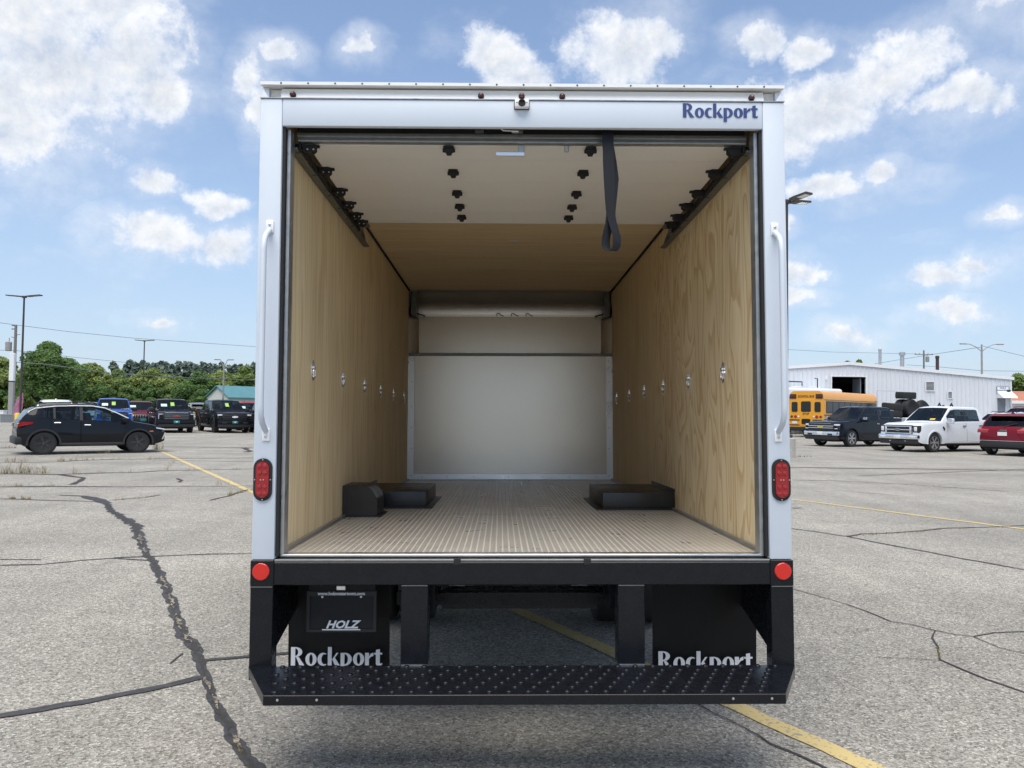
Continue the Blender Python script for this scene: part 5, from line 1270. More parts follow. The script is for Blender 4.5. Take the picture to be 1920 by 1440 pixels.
# ------------------------------------------------------------------ school bus
def school_bus():
    a = rad(45.5)                       # heading away from the camera, to the right
    f = Vector((math.sin(a), math.cos(a), 0))
    near = Vector(by_px(1545, 50.0)); right = Vector((f.y, -f.x, 0))
    org = near - right * 1.20
    root = thing('school_bus', 'yellow school bus seen from the rear in front of the workshop', 'bus', org, math.atan2(f.y, f.x))
    Lb, hw = 9.6, 1.20                  # x forward from the rear face, y left
    sec = [(-hw, .62), (-hw, 2.45)] + [(-hw + .38 - .38 * math.cos(t), 2.45 + .62 * math.sin(t)) for t in np.linspace(.15, PI / 2, 7)] + [(hw - .38 + .38 * math.sin(t), 2.45 + .62 * math.cos(t)) for t in np.linspace(0, PI / 2 - .15, 7)] + [(hw, 2.45), (hw, .62)]
    body = part('body', lambda bm: prism(bm, sec, 0.0, Lb, 'x'), 'bus', root)
    X = -0.003
    def rear(n, m_, y0, y1, z0, z1, d=.02, bev=.03, par=root): return part(n, lambda bm: box(bm, -d, -.001, y0, y1, z0, z1, bev=min(bev, d * .45)), m_, par)
    def oct_(n, m_, y0, y1, z0, z1, d, c, par): return part(n, lambda bm: prism(bm, [(y0 + c, z0), (y1 - c, z0), (y1, z0 + c), (y1, z1 - c), (y1 - c, z1), (y0 + c, z1), (y0, z1 - c), (y0, z0 + c)], -d, -.001, 'x'), m_, par)
    dr = part('emergency_door', lambda bm: box(bm, -.02, -.001, -.40, .40, .74, 2.50, bev=.008), 'bus', root)
    w_ = oct_('window', 'bus_black', -.33, .33, 1.68, 2.38, .035, .06, dr); oct_('pane', 'pane', -.29, .29, 1.72, 2.34, .040, .05, w_)
    w_ = oct_('window', 'bus_black', -.30, .30, .86, 1.22, .035, .05, dr); oct_('pane', 'pane', -.27, .27, .89, 1.19, .040, .04, w_)
    for s in (1, -1):
        w_ = oct_('window', 'bus_black', *sorted((s * .58, s * .98)), 1.68, 2.34, .03, .06, root); oct_('pane', 'pane', *sorted((s * .62, s * .94)), 1.72, 2.30, .035, .05, w_)
        pn = oct_('lamp_panel', 'bus_black', *sorted((s * .66, s * 1.12)), 2.56, 2.86, .03, .03, root)
        for yy, m_ in ((.78, 'red'), (1.0, 'amber')): part('warning_lamp', lambda bm: lathe(bm, [(.085, -.031), (.08, -.045), (.02, -.05)], (0, s * yy, 2.71), 'x', 16), 'red_dark', pn)
        part('tail_light', lambda bm: lathe(bm, [(.10, -.001), (.095, -.03), (.02, -.035)], (0, s * .72, 1.36), 'x', 18), 'red', root)
        part('turn_signal', lambda bm: lathe(bm, [(.085, -.001), (.08, -.028), (.02, -.032)], (0, s * .98, 1.36), 'x', 18), 'red_dark', root)
        part('reverse_light', lambda bm: lathe(bm, [(.06, -.001), (.055, -.02), (.01, -.025)], (0, s * .52, 1.37), 'x', 14), 'lamp', root)
        rear('rub_rail', 'bus_black', *sorted((s * .44, s * 1.19)), 1.10, 1.17, .03, .01)
        rear('rub_rail', 'bus_black', *sorted((s * .44, s * 1.19)), .78, .84, .03, .01)
    rear('licence_plate', 'plate', .62, .94, .90, 1.05, .01)
    text_mesh('SCHOOL BUS', .22, 'bus_black', root, (-.006, 0, 2.70), (PI / 2, 0, -PI / 2), bold=.006, sx=.82)
    text_mesh('STOP', .20, 'bus_black', root, (-.024, 0, 1.53), (PI / 2, 0, -PI / 2), bold=.006, sx=.9)
    bpart('rear_bumper', 'bus_black', root, -.22, -.001, -1.19, 1.19, .42, .68, bev=.03)
    for s in (1, -1):
        for k in range(9):
            x0 = .35 + k * 1.0
            w_ = bpart('side_window', 'bus_black', root, x0, x0 + .985, *sorted((s * 1.2005, s * 1.225)), 1.60, 2.40)
            bpart('pane', 'pane', w_, x0 + .06, x0 + .925, *sorted((s * 1.2255, s * 1.229)), 1.66, 2.34)
        for z in (.80, 1.12, 1.45): bpart('side_rail', 'bus_black', root, .02, Lb, *sorted((s * 1.2005, s * 1.22)), z, z + .06)
        for x in (2.4, 7.6):
            t_ = part('wheel', lambda bm: lathe(bm, tyre_prof(.48, .27), (x, s * 1.02, .48), 'y', 28), 'tyre', root)
            part('rim', lambda bm: lathe(bm, [(.30, -.1), (.30, .1), (.1, .13)], (x, s * 1.02, .48), 'y', 20), 'rim', t_)
            part('wheel_well', lambda bm: prism(bm, [(x + .6 * math.cos(t), .62 + .42 * math.sin(t)) for t in np.linspace(0, PI, 11)], *sorted((s * 1.2003, s * 1.212)), 'y'), 'bus_black', root)
    bpart('chassis', 'bus_black', root, .3, Lb - .3, -.9, .9, .40, .6195)
    hb = part('hood', lambda bm: box(bm, Lb + .001, Lb + 1.5, -1.05, 1.05, .62, 1.55, bev=.12, seg=2), 'bus', root)
    bpart('drip_rail', 'bus_black', root, .02, Lb, -1.215, -1.2005, 2.47, 2.50)
    bpart('corner_sign', 'bus_black', root, Lb - .55, Lb - .05, -1.212, -1.201, 2.52, 2.545)
school_bus()
def white_bus():
    root = thing('box_van', 'white high roof van whose top shows behind the school bus', 'van', Vector(by_px(1500, 60)), rad(20))
    part('body', lambda bm: box(bm, -3.2, 3.2, -1.2, 1.2, .5, 3.55, bev=.22, seg=3), 'p_white', root)
    for x in (-2, -.4, 1.3): part('roof_vent', lambda bm: box(bm, x - .25, x + .25, -.3, .3, 3.55, 3.70, bev=.05), 'p_white', root)
    for x in (-2.2, 2.1):
        for s in (1, -1): part('wheel', lambda bm: lathe(bm, tyre_prof(.42, .25), (x, s * 1.02, .42), 'y', 24), 'tyre', root)
    for s in (1, -1): bpart('side_window', 'pane', root, -2.6, 2.4, *sorted((s * 1.201, s * 1.21)), 1.7, 2.5)
    part('ladder_rack', lambda bm: (tube(bm, [(-2.6, -.9, 3.60), (-2.6, -.9, 4.02), (-.6, -.9, 4.02), (-.6, -.9, 3.72)], .045, 6), tube(bm, [(-2.0, -.9, 4.02), (-2.0, -.9, 3.60)], .045, 6), tube(bm, [(.9, -.9, 3.6), (.9, -.9, 4.32), (.65, -.9, 4.32)], .045, 6)), 'trim', root)
white_bus()

# ------------------------------------------------------------------ flatbed with used tyres
def flatbed():
    p = by_px(1690, 45)
    root = thing('flatbed_trailer', 'low flatbed trailer carrying used tyres behind the dark pickup', 'trailer', p, rad(27))
    bpart('deck', 'trim', root, -2.6, 3.6, -1.1, 1.1, 1.18, 1.36, bev=.02)
    bpart('side_rail', 'p_silver', root, -2.6, 3.6, -1.13, -1.101, 1.25, 1.34)
    for x in (-1.2, -.2):
        for s in (1, -1): part('wheel', lambda bm: lathe(bm, tyre_prof(.42, .25), (x, s * .85, .42), 'y', 24), 'tyre', root)
    bpart('axle_frame', 'trim', root, -1.8, 2.6, -.5, .5, .6, 1.179)
    for x in (2.05, 3.2): part('stake_hoop', lambda bm: tube(bm, [(x - .28, -1.0, 1.36), (x - .12, -1.0, 2.1), (x, -1.0, 2.28), (x + .12, -1.0, 2.1), (x + .28, -1.0, 1.36)], .045, 8), 'trim', root)
    part('rack_frame', lambda bm: tube(bm, [(-.9, .95, 1.36), (-.9, .95, 2.98), (.9, .95, 2.98), (.9, .95, 1.36)], .018, 6), 'p_silver', root)
    h = root.rotation_euler.z
    tm = bmesh.new(); lathe(tm, [(.30, -.16), (.36, -.20), (.50, -.20), (.545, -.16), (.555, -.06), (.555, .06), (.545, .16), (.50, .20), (.36, .20), (.30, .16)], (0, 0, 0), 'z', 32); tm = finish(tm, 'used_tyre'); tm.materials.append(MT['tyre'])
    cz, sz_ = math.cos(h), math.sin(h)
    for x, y, z, rx, ry, lab in [(-1.5, -.45, 1.60, 0, 0, 'lowest tyre of the pile at the left end of the flatbed'), (-1.45, -.45, 2.02, .08, 0.05, 'upper tyre leaning on the pile at the left end of the flatbed'),
                           (.0, -.52, 1.93, PI / 2, 0, 'tyre standing upright nearest in the middle of the flatbed'), (.0, -.06, 1.93, PI / 2, 0, 'tyre standing second in the middle of the flatbed'), (.05, -.25, 2.70, .04, 0, 'tyre lying on top of the two upright tyres'),
                           (1.3, -.45, 1.90, 1.2, .2, 'tilted tyre right of the upright tyres on the flatbed')]:
        o = link('used_tyre', tm, None, None, (p[0] + x * cz - y * sz_, p[1] + x * sz_ + y * cz, z), (rx, ry, h))
        tag(o, lab, 'tyre', 'used tyres on the flatbed')
flatbed()

# ------------------------------------------------------------------ workshop
def workshop():
    Y = 62.0
    zt_r = at(1896, 710, Y); pk = at(1592, 682, Y)
    xr, xp = zt_r.x, pk.x; xl = xp - (xr - xp)
    ze, zk = zt_r.z, pk.z
    root = thing('workshop', 'long white metal sided workshop with low gable roof', 'building', (xp, Y, 0))
    X = lambda px, py=740: at(px, py, Y).x - xp
    Z = lambda px, py: at(px, py, Y).z
    hw = xr - xp
    roofz = lambda x: zk - (zk - ze) * abs(x) / hw
    ox0, ox1, oz1 = X(1559.5), X(1623), Z(1590, 706.5)
    def wall(bm):
        for a, b in ((-hw, ox0), (ox0, ox1), (ox1, 0 if 0 > ox1 else ox1), (max(ox1, 0), hw)):
            if b - a < 1e-3: continue
            z0 = oz1 if a == ox0 and b == ox1 else 0
            xs_ = [a] + ([0] if a < 0 < b else []) + [b]
            P = [(a, z0), (b, z0)] + [(x, roofz(x)) for x in xs_[::-1]]
            prism(bm, P, 0.0, 0.12, 'y')
    part('gable_wall', wall, 'siding', root, smooth=0)
    def ribs(bm):
        x = -hw + .15
        while x < hw:
            for d, w in ((0, .035),):
                z0 = oz1 + .12 if ox0 - .1 < x < ox1 + .1 else 0
                prism(bm, [(x - w - .02, 0), (x + w + .02, 0), (x + w * .5, -.065), (x - w * .5, -.065)], z0, roofz(x) - .12, 'z')
            x += 0.36
    tag(part('siding_ribs', ribs, 'siding', root, smooth=0), kind='stuff')
    for s in (-1, 1):
        bpart('side_wall', 'siding', root, *sorted((s * (hw - .12), s * (hw - .001))), .121, 34, 0, ze - .02)
        part('roof', lambda bm: prism(bm, [(0, zk + .02), (s * (hw + .15), ze + .005), (s * (hw + .15), ze + .09), (0, zk + .11)], -.10, 34.3, 'y'), 'roof_metal', root, smooth=0)
        part('fascia', lambda bm: prism(bm, [(0, zk - .10), (s * (hw + .16), ze - .11), (s * (hw + .16), ze + .13), (0, zk + .15)], -.14, -.101, 'y'), 'siding_trim', root, smooth=0)
    bpart('back_wall', 'siding', root, -hw + .12, hw - .12, 33.8, 33.95, 0, ze - .05)
    bpart('corner_trim', 'siding_trim', root, hw - .10, hw + .01, -.05, -.001, 0, ze - .12)
    # big door opening with the dark shop behind it
    for b in ((ox0 - .10, ox0, 0, oz1), (ox1, ox1 + .10, 0, oz1), (ox0 - .10, ox1 + .10, oz1, oz1 + .10)): bpart('door_frame', 'siding_trim', root, b[0], b[1], -.06, -.001, b[2], b[3])
    bpart('shop_floor', 'concrete', root, -hw + .2, hw - .2, .13, 33, .01, .03)
    bpart('shop_partition', 'inside', root, -hw + .2, hw - .2, 12.0, 12.1, .031, ze - .1)
    part('shop_lift', lambda bm: (box(bm, ox0 + .6, ox1 - .5, 5.0, 5.12, 3.25, 3.37), box(bm, ox1 - .95, ox1 - .85, 5, 5.1, 0.04, 3.25), box(bm, ox1 - 1.6, ox1 - 1.45, 6, 6.1, 0.04, 3.6)), 'galv', root, smooth=0)
    bpart('open_door_leaf', 'door_grey', root, ox1 - .35, ox1 - .28, .2, 1.6, .04, oz1 - .1)
    # louvres
    for px0, px1, py0, py1, n in ((1735.5, 1750, 716, 732, 7), (1776.7, 1783.5, 734.5, 746, 5)):
        x0, x1, z0, z1 = X(px0), X(px1), Z(px0, py1), Z(px0, py0)
        lv = bpart('louvre', 'siding_trim', root, x0 - .07, x1 + .07, -.10, -.071, z0 - .07, z1 + .07)
        for k in range(n):
            z = z0 + (z1 - z0) * (k + .5) / n
            bpart('slot', 'trim', lv, x0, x1, -.104, -.1005, z - (z1 - z0) / n * .34, z + (z1 - z0) / n * .34)
    # sign over the small door
    x0, x1, z0, z1 = X(1868), X(1889.5), Z(1878, 739), Z(1878, 725)
    sg = bpart('sign', 'letter', root, x0, x1, -.12, -.072, z0, z1)
    part('sign_frame', lambda bm: [box(bm, *b) for b in ((x0 - .03, x1 + .03, -.13, -.07, z1, z1 + .03), (x0 - .03, x1 + .03, -.13, -.07, z0 - .03, z0), (x0 - .03, x0, -.13, -.07, z0, z1), (x1, x1 + .03, -.13, -.07, z0, z1))], 'p_grey', sg, smooth=0)
    cx, hz_ = (x0 + x1) / 2, (z1 - z0)
    for s_, f_, k_ in (('HOLZ', .80, .22), ('RECONDITIONING', .48, .145), ('CENTER', .18, .18)):
        text_mesh(s_, k_, 'navy', sg, (cx, -.123, z0 + hz_ * f_), (PI / 2, 0, 0), bold=.004, sx=.85)
    xa, xb, zd = X(1870.5), X(1884), Z(1878, 747.5)
    dr = bpart('door', 'door_grey', root, xa, xb, -.09, -.001, .05, zd, bev=.01)
    bpart('handle', 'galv', dr, xb - .16, xb - .08, -.14, -.0905, 1.3, 1.36)
    part('door_hood', lambda bm: prism(bm, [(-.072, zd + .62), (-.072, zd + .04), (-.85, zd + .04), (-.80, zd + .16)], xa - .12, xb + .50, 'x'), 'siding_trim', root, smooth=0)
    part('downpipe', lambda bm: cyl(bm, (hw - .55, -.12, 0), (hw - .55, -.12, 2.4), .05, n=8), 'siding_trim', root)
    bpart('wall_light', 'trim', root, hw - .45, hw - .2, -.25, -.042, ze - 1.05, ze - .93)
    bpart('wall_box', 'siding_trim', root, X(1546), X(1551), -.1, -.042, Z(1548, 712), Z(1548, 704))
    return root
workshop()
def flue(label, px, y_top, y_bot, w, m_, capw, caph):
    Y = 67.0
    b, t = at(px, y_bot + 3, Y), at(px, y_top, Y)
    root = thing('flue_pipe', label, 'chimney', (b.x, Y, b.z - .3), group='flues on the workshop roof')
    h = t.z - b.z + .3
    part('pipe', lambda bm: cyl(bm, (0, 0, 0), (0, 0, h - caph * .6), w / 2, n=14), m_, root)
    part('cap', lambda bm: lathe(bm, [(w * .45, h - caph * .8), (capw / 2, h - caph * .7), (capw / 2, h - .05), (w * .4, h)], (0, 0, 0), 'z', 14), m_, root)
    part('collar', lambda bm: lathe(bm, [(w * .75, 0.12), (w * .7, .3), (w * .5, .42)], (0, 0, 0), 'z', 14), 'roof_metal', root)
flue('thin pale flue pipe on the workshop roof, leftmost of three', 1650, 653.5, 684, .25, 'steel_pipe', .28, .3)
flue('galvanised flue with a wide square cap in the middle of the workshop roof', 1691.5, 660, 688, .34, 'steel_pipe', .52, .42)
flue('dark brown flue pipe on the workshop roof, rightmost of three', 1757.5, 667, 695, .27, 'rust_pipe', .33, .32)

# ------------------------------------------------------------------ teal roofed building, terracotta roofed building
def teal_building():
    Y = 112.0
    pkp, el, er = at(408, 724, Y), at(386, 745, Y), at(430.5, 746, Y)
    end = at(760, 744, Y)
    w = er.x - el.x
    root = thing('storage_building', 'pale building with a teal metal roof beyond the parked vehicles', 'building', ((el.x + er.x) / 2, Y, 0))
    ze, zk, hw = el.z, pkp.z, w / 2
    prof = [(-hw, 0), (hw, 0), (hw, ze), (0, zk - .08), (-hw, ze)]
    a = rad(-28)      # long side runs to the right and away
    root.rotation_euler = (0, 0, rad(-24))
    hw = hw / 0.60
    prof = [(-hw, 0), (hw, 0), (hw, ze), (0, zk - .08), (-hw, ze)]
    # local: gable faces -x... long axis +x
    part('gable_wall', lambda bm: prism(bm, prof, 0, .15, 'y'), 'cream', root, smooth=0)
    part('side_wall', lambda bm: box(bm, hw - .15, hw, .151, 26, 0, ze), 'cream', root)
    part('side_wall', lambda bm: box(bm, -hw, -hw + .15, .151, 26, 0, ze), 'cream', root)
    part('rear_wall', lambda bm: prism(bm, prof, 26.01, 26.15, 'y'), 'cream', root, smooth=0)
    for s in (-1, 1): part('roof', lambda bm: prism(bm, [(0, zk - .05), (s * (hw + .3), ze - .12), (s * (hw + .3), ze + .03), (0, zk + .12)], -.3, 26.5, 'y'), 'teal_roof', root, smooth=0)
    bpart('door', 'door_grey', root, -.6, .6, -.04, -.001, .05, 2.1)
    bpart('window', 'pane', root, hw + .001, hw + .03, 6, 7.5, 1.2, 2.2)
    return root
tb = teal_building()
tb.rotation_euler = (0, 0, rad(-38))
def brick_building():
    Y = 90.0
    a, b = at(1893, 756, Y), at(1893, 740, Y)
    root = thing('low_building', 'low building with terracotta roof behind the workshop corner', 'building', (a.x + 9, Y, 0))
    bpart('wall', 'siding_trim', root, -9, 12, 0, 9, 0, a.z)
    part('roof', lambda bm: prism(bm, [(-.5, a.z), (9.5, a.z), (5, b.z + .6), (1.2, b.z)], -9.4, 12.4, 'x'), 'terracotta', root, smooth=0)
    bpart('fascia', 'siding_trim', root, -9.5, 12.5, -.65, -.501, a.z - .05, a.z + .3)
    for k in range(4): bpart('window', 'pane', root, -8 + k * 5, -6 + k * 5, -.03, -.001, 1.0, 2.2)
brick_building()

# ------------------------------------------------------------------ lamp posts, poles, wires
def lot_lamp(label, px, py_top, Y, rots, base_h, head=1.05):
    t = at(px, py_top, Y); x0 = at(px, 765, Y).x
    root = thing('lamp_post', label, 'lamp post', (t.x, Y, 0), group='parking lot lamp posts')
    h = t.z
    cb_ = part('concrete_base', lambda bm: lathe(bm, [(.31, 0), (.31, base_h - .03), (.28, base_h)], (0, 0, 0), 'z', 24), 'concrete', root)
    part('base_cover', lambda bm: box(bm, -.17, .17, -.17, .17, base_h, base_h + .12, bev=.02), 'pole', root)
    part('pole', lambda bm: tube(bm, [(0, 0, base_h + .05), (0, 0, h)], [.075, .058], 12), 'pole', root)
    part('hub', lambda bm: box(bm, -.14, .14, -.10, .10, h - .02, h + .12, bev=.02), 'pole', root)
    for s, rot in ((1, rots[0]), (1, rots[1])):
        hd_ = part('lamp_head', lambda bm: (prism(bm, [(.22, -.15), (.22 + head * .35, -.19), (.22 + head, -.17), (.22 + head, .17), (.22 + head * .35, .19), (.22, .15)], -.028, .035, 'z')), 'pole', root, loc=(s * .02, 0, h + .06), rot=(0, rad(-4), rad(rot)))
        part('arm', lambda bm: cyl(bm, (.05, 0, 0), (.26, 0, 0), .035, n=8), 'pole', hd_)
        bpart('lens', 'lamp', hd_, .22 + head * .42, .22 + head * .92, -.13, .13, -.034, -.0285)
lot_lamp('tall dark lamp post with two flat heads left of the black crossover', 45.5, 558, 53, (-10, 175), .6)
lot_lamp('distant dark lamp post with two heads among the parked pickups', 271, 640, 88, (0, 180), .6, .85)
lp0 = gp(1479, 857)
lot_lamp('lamp post on a concrete base right behind the box truck edge', 1474.5, 381, lp0.y, (22, -62), .68, .75)
def street_light(label, px, py, Y, m_, spread, rise):
    t = at(px, py, Y)
    root = thing('street_light', label, 'street light', (t.x, Y, 0), group='tall street lights')
    part('pole', lambda bm: tube(bm, [(0, 0, 0), (0, 0, t.z)], [.16, .10], 10), m_, root)
    for s in (1, -1):
        ar = part('arm', lambda bm: tube(bm, [(0, 0, t.z - .9), (s * spread * .35, 0, t.z - .35 + rise * .4), (s * spread * .75, 0, t.z + rise * .8), (s * spread, 0, t.z + rise)], .05, 6), m_, root)
        part('lamp', lambda bm: box(bm, *sorted((s * spread * .92, s * (spread + .75))), -.14, .14, t.z + rise - .06, t.z + rise + .08, bev=.04), m_, ar)
street_light('slender grey street light with raised arms in front of the teal roof', 420, 682, 105, 'pole_grey', 0.55, 0.55)
street_light('grey street light with two long arms above the workshop roof', 1840.5, 646, 98, 'pole_grey', 2.1, .05)
def utility_pole(label, px, top, Y, arm=False, xf=False):
    t = at(px, top, Y)
    root = thing('utility_pole', label, 'utility pole', (t.x, Y, 0), group='utility poles')
    part('pole', lambda bm: tube(bm, [(0, 0, 0), (0, 0, t.z)], [.17, .12], 10), 'wood_pole', root)
    if arm: part('cross_arm', lambda bm: (box(bm, -1.5, 1.5, -.07, .07, t.z - .75, t.z - .60), [lathe(bm, [(.05, 0), (.06, .12), (.02, .2)], (x, 0, t.z - .60), 'z', 8) for x in (-1.4, -.7, .7, 1.4)]), 'pole_grey', root)
    else: part('insulator_rack', lambda bm: [box(bm, -.38, .02, -.06, .06, t.z - .12 - k * .34, t.z - .04 - k * .34) for k in range(2)] + [cyl(bm, (0, 0, t.z - 1.0), (.45, 0, t.z - .95), .03, n=6), cyl(bm, (0, 0, t.z - 1.3), (-.4, 0, t.z - 1.2), .03, n=6)], 'pole', root)
    if xf:
        tr_ = part('transformer', lambda bm: lathe(bm, [(.22, 0), (.28, .04), (.29, .85), (.22, .92), (.05, .96)], (-.55 if not arm else .5, -.15, t.z - (2.6 if not arm else 1.9)), 'z', 18), 'pole_grey', root)
        part('bushing', lambda bm: cyl(bm, (-.5 if not arm else .5, -.15, t.z - (1.66 if not arm else .95)), (-.5 if not arm else .5, -.15, t.z - (1.3 if not arm else .7)), .04, n=8), 'pole_grey', tr_)
utility_pole('weathered utility pole with a grey transformer at the left edge', 30, 609, 76, False, True)
utility_pole('distant utility pole with a cross arm behind the workshop', 1732, 657, 125, True, True)
def pylon():
    Y = 66; b = at(20, 778, Y)
    root = thing('sign_pylon', 'broad grey post with a pale upper panel at the left edge', 'post', (b.x, Y, 0))
    zt = at(21, 662, Y).z; zm = at(20, 716, Y).z
    part('post', lambda bm: box(bm, -.20, .20, -.12, .12, 0, zm, bev=.02), 'pole_grey', root)
    part('panel', lambda bm: box(bm, -.19, .21, -.14, .14, zm + .08, zt, bev=.02), 'siding_trim', root)
    bpart('band', 'trim', root, -.18, .19, -.13, .13, zm + .001, zm + .079)
pylon()
ub = at(19, 783, 62)
root = thing('utility_box', 'low grey utility box at the foot of the broad post', 'box', (ub.x, 62, 0))
part('cabinet', lambda bm: box(bm, -.55, .5, -.4, .4, 0.06, .66, bev=.02), 'box_grey', root); bpart('plinth', 'concrete', root, -.6, .55, -.45, .45, 0, .059); bpart('lid', 'pole_grey', root, -.57, .52, -.42, .42, .661, .70)
wb_ = at(8, 775, 64)
root = thing('utility_box', 'pale utility cabinet at the very left edge', 'box', (wb_.x - .2, 64, 0))
part('cabinet', lambda bm: box(bm, -.3, .3, -.25, .25, 0, .95, bev=.03), 'siding_trim', root); bpart('lid', 'siding_trim', root, -.33, .33, -.28, .28, .951, 1.0)
fl_ = at(33, 775, 60)
root = thing('feather_banner', 'red and blue feather banner beside the lamp post', 'banner', (fl_.x, 60, 0))
part('mast', lambda bm: tube(bm, [(-.3, 0, 0), (-.28, 0, 1.2), (-.05, 0, 2.0), (.35, 0, 2.35)], .02, 6), 'pole_grey', root)
part('sail', lambda bm: prism(bm, [(-.28, .55), (-.27, 1.2), (-.04, 1.98), (.35, 2.33), (.42, 1.9), (.30, .7), (.1, .5)], -.01, .01, 'y'), 'banner', root)
def bollard(label, p, h=.95, r=.13):
    root = thing('bollard', label, 'bollard', (p.x, p.y, 0), group='yellow bollards')
    part('post', lambda bm: lathe(bm, [(r, 0), (r, h - .06), (r * .8, h - .01), (r * .1, h)], (0, 0, 0), 'z', 18), 'yellow', root)
    part('footing', lambda bm: lathe(bm, [(r * 1.7, 0.002), (r * 1.6, .03), (r * 1.05, .035)], (0, 0, 0), 'z', 18), 'concrete', root)
b0 = gp(32, 806); bollard('yellow bollard by the rear of the black crossover', b0, 1.0, .15)
bollard('yellow bollard below the rear of the school bus', gp(1485, 809), .35, .13)
def wire(label, pts, r=.02):
    P = [at(*p) for p in pts]
    Q = []
    for a, b in zip(P, P[1:]):
        for k in range(6):
            f = k / 6; q = a.lerp(b, f); q.z -= 0.0; Q.append(q)
    Q.append(P[-1])
    bm = bmesh.new(); tube(bm, Q, r, 5)
    tag(link('overhead_wire', finish(bm, 'overhead_wire', 60), 'wire'), label, 'cable', 'overhead wires')
wire('highest overhead wire crossing the sky left of the truck', [(-60, 597, 70), (28, 609, 76), (130, 622, 80), (250, 634, 86), (380, 643, 92), (520, 653, 98), (800, 668, 110)], .022)
wire('thick overhead cable sagging in front of the left trees', [(-40, 674, 70), (28, 679, 76), (75, 682, 76), (130, 689, 77), (210, 700, 80), (300, 706, 84), (480, 713, 92), (700, 716, 104)], .035)
wire('thin overhead wire just above the left treetops', [(-40, 656, 74), (28, 657, 76), (150, 671, 90), (250, 681, 100), (420, 692, 116)], .02)
wire('thin wire running left from the long armed street light', [(1838, 651, 98), (1732, 667, 125), (1640, 682, 140)], .03)
wire('thin wire running right from the long armed street light', [(1843, 649, 98), (1920, 668, 92), (2000, 690, 88)], .025)
wire('faint wire above the workshop roof beside the truck', [(1400, 651, 120), (1560, 660, 125), (1732, 664, 125)], .025)
wire('low wire across the right end of the workshop roof', [(1700, 684, 122), (1760, 688, 110), (1840, 695, 100), (1990, 697, 95)], .025)

# ------------------------------------------------------------------ trees
def leaf_mesh(name, C, Rad, n, size, rng, m_, flat=0.0):
    """n leaves spread over lumps with centres C and radii Rad"""
    C = np.array(C); Rad = np.array(Rad)
    w = Rad ** 2; w = w / w.sum()
    idx = rng.choice(len(C), n, p=w)
    d = rng.normal(size=(n, 3)); d /= np.linalg.norm(d, axis=1)[:, None]
    low = d[:, 2] < -0.2
    d[low & (rng.random(n) < .6), 2] *= -1
    rr_ = Rad[idx] * (0.72 + 0.36 * rng.random(n))
    p = C[idx] + d * rr_[:, None] * np.array([1, 1, .85])
    nrm = d + rng.normal(scale=.65, size=(n, 3)); nrm[:, 2] += .35; nrm /= np.linalg.norm(nrm, axis=1)[:, None]
    t = np.cross(nrm, rng.normal(size=(n, 3))); t /= np.linalg.norm(t, axis=1)[:, None]
    b = np.cross(nrm, t)
    s = size * (0.6 + 0.8 * rng.random(n))[:, None]
    V = np.stack([p - t * s, p - b * s * .6 + nrm * s * .12, p + t * s, p + b * s * .6 + nrm * s * .12], axis=1).reshape(-1, 3)
    me = bpy.data.meshes.new(name)
    me.vertices.add(4 * n); me.vertices.foreach_set('co', V.ravel())
    me.loops.add(4 * n); me.loops.foreach_set('vertex_index', np.arange(4 * n, dtype=np.int32))
    me.polygons.add(n); me.polygons.foreach_set('loop_start', np.arange(0, 4 * n, 4, dtype=np.int32)); me.polygons.foreach_set('loop_total', np.full(n, 4, dtype=np.int32))
    me.update(); me.validate()
    me.materials.append(MT[m_])
    return me
def deciduous(label, px, top, wpx, Y, m_, seed, n=7000, bot=1.2, group='trees beyond the parking lot', zscale=1.0, leaf=.17, name='deciduous_tree'):
    rng = np.random.default_rng(seed)
    t = at(px, top, Y); sc = Y / 1442.0
    H = t.z; rx = wpx * sc / 2 * 1.18
    root = thing(name, label, 'tree', (t.x, Y, -.06), group=group)
    cz, hz_ = (H + bot) / 2, (H - bot) / 2
    C, Rd = [], []
    k = max(40, int(14 * rx * hz_ / 2.2))
    k = min(k, 120)
    for i in range(k):
        d = rng.normal(size=3); d /= np.linalg.norm(d)
        r = rng.random() ** .35
        z = d[2] * r
        wid = math.sqrt(max(.05, 1 - max(0, z) ** 2.2)) * (1 - .25 * max(0, -z))
        lr = min(rx, hz_) * rng.uniform(.14, .32)
        C.append((d[0] * r * (rx - lr * .6) * (wid if z > 0 else 1), d[1] * r * (rx - lr * .6), cz + z * (hz_ - lr * .8))); Rd.append(lr)
    C.append((0, 0, H - min(rx, hz_) * .25)); Rd.append(min(rx, hz_) * .25)
    def trunk(bm):
        tube(bm, [(0, 0, 0), (.05, 0, H * .25), (-.05, .05, H * .55), (0, 0, H * .85)], [rx * .085 + .05, rx * .06 + .04, rx * .035 + .02, .02], 8)
        for q in C[:min(14, len(C))]:
            z0 = H * rng.uniform(.15, .45)
            tube(bm, [(0, 0, z0), (q[0] * .5, q[1] * .5, (z0 + q[2]) / 2 + .1), tuple(q)], [rx * .03 + .02, rx * .018 + .012, .012], 5)
    part('trunk', trunk, 'bark', root, smooth=60)
    link('crown', leaf_mesh('crown', C, Rd, int(n * 1.5), leaf * .85 * Y / 80, rng, m_), None, root)
    return root
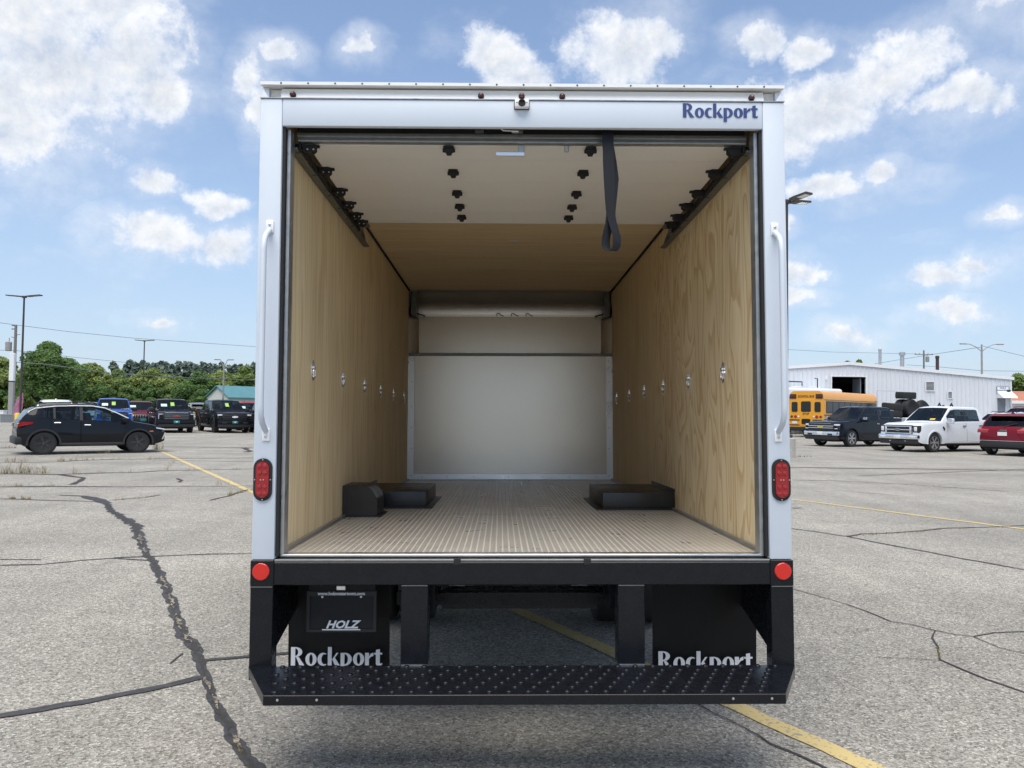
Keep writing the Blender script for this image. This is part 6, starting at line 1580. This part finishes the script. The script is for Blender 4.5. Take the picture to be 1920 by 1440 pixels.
TL = [
 ('broad dark green maple left of the light pole wires', 98, 640, 108, 80, 'leaf_dark', 1, 15000, .6), ('yellowish green tree at the left edge behind the utility pole', 4, 667, 76, 92, 'leaf_lime', 2, 6500, .4),
 ('green tree filling the gap left of the dark maple', 42, 690, 56, 98, 'leaf_mid', 3, 4500, .3), ('bright green tree right of the dark maple', 172, 677, 86, 92, 'leaf_lime', 4, 8000, .4),
 ('mid green tree behind the blue pickup', 222, 690, 70, 96, 'leaf_mid', 5, 6500, .4), ('rounded yellow green tree at the distant lamp post', 288, 687, 94, 98, 'leaf_lime', 6, 8500, .3),
 ('mid green tree behind the pickup with red grille letters', 336, 704, 60, 102, 'leaf_mid', 7, 6000, .3), ('darker green tree left of the teal roofed building', 371, 694, 54, 118, 'leaf_dark', 8, 6500, .3),
 ('yellow green tree behind the teal roofed building', 414, 692, 76, 134, 'leaf_lime', 9, 7000, .5), ('mid green tree partly hidden by the box truck', 458, 685, 66, 136, 'leaf_mid', 10, 7000, .5),
 ('green tree hidden behind the left wall of the box truck', 520, 688, 80, 136, 'leaf_mid', 12, 4000, .5),
 ('small green treetop above the workshop roof, left one', 1589, 676.5, 26, 112, 'leaf_mid', 14, 3500, 4.0), ('small green treetop above the workshop roof, right one', 1611, 674, 30, 114, 'leaf_mid', 15, 3500, 4.0),
 ('leafy tree behind the right corner of the workshop', 1908, 698, 70, 118, 'leaf_mid', 16, 8000, .5), ('leafy tree at the far right edge', 1955, 702, 76, 122, 'leaf_mid', 17, 6000, .5), ('leafy tree low behind the workshop corner', 1880, 712, 46, 124, 'leaf_dark', 18, 4500, .5)]
for a in TL: deciduous(*a)
# hedge of shrubs under the trees
sr = random.Random(21)
SH = ['left edge', 'broad grey post', 'foot of the dark maple', 'right of the dark maple', 'blue pickup', 'maroon sport utility vehicle', 'distant lamp post', 'pickup with red grille letters', 'grey crossover', 'teal roofed building']
for k, px in enumerate((8, 52, 100, 145, 190, 232, 276, 318, 350)):
    deciduous('dense shrub low behind the ' + SH[k], px, 714 + sr.uniform(-6, 8), 66, 88 + sr.uniform(-3, 6), ('leaf_dark', 'leaf_mid')[k % 2], 40 + k, 5200, .0, 'shrubs under the trees', name='shrub', leaf=.16)
def conifer(label, px, top, Y, seed, wm=1.5):
    rng = np.random.default_rng(seed)
    t = at(px, top, Y); H = t.z
    root = thing('pine_tree', label, 'tree', (t.x, Y, -.06), group='distant pines on the skyline')
    C, Rd = [], []
    for i in range(26):
        f = .30 + .70 * i / 25; a = rng.uniform(0, 2 * PI); r = wm * (1.05 - f) * rng.uniform(.5, 1.1) + .15
        C.append((math.cos(a) * r, math.sin(a) * r, H * f - .3)); Rd.append(.55 + (1.05 - f) * wm * .5)
    part('trunk', lambda bm: tube(bm, [(0, 0, 0), (0, 0, H * .9)], [.25, .05], 7), 'bark', root)
    link('crown', leaf_mesh('crown', C, Rd, 1500, .55, rng, 'leaf_pine_hazed'), None, root)
cr_ = random.Random(31)
PX = [214, 243, 255, 266, 277, 289, 301, 312, 324, 336, 347, 358, 370, 382, 394, 406, 417, 429, 441, 452, 464, 476]
ORD = ['standing alone left of the skyline row', 'first', 'second', 'third', 'fourth', 'fifth', 'sixth', 'seventh', 'eighth', 'ninth', 'tenth', 'eleventh', 'twelfth', 'thirteenth', 'fourteenth', 'fifteenth', 'sixteenth', 'seventeenth', 'eighteenth', 'nineteenth', 'twentieth', 'twenty-first']
for k, px in enumerate(PX):
    top = (680.5 if k == 0 else 677 + (px - 243) * .020 + cr_.uniform(-1.5, 5.5))
    lab = 'dark pine ' + ORD[k] if k == 0 else 'dark distant pine, %s from the left in the skyline row' % ORD[k]
    conifer(lab, px, top, 205 + cr_.uniform(-8, 12), 60 + k, 2.3)
# the wood goes on along the horizon behind the truck: one mass
def far_wood():
    rng = np.random.default_rng(77)
    C, Rd = [], []
    for k in range(260):
        px = rng.uniform(500, 1465); Y = rng.uniform(150, 175)
        b = by_px(px, Y); h = rng.uniform(1.0, 8.0 + 2.0 * math.sin(px * .021))
        C.append((b[0], Y, h)); Rd.append(rng.uniform(1.3, 2.6))
    return leaf_mesh('distant_wood', C, Rd, 15000, .42, rng, 'leaf_mid')
tag(link('distant_wood', far_wood()), 'distant wood along the horizon behind the box truck', 'wood', kind='stuff')
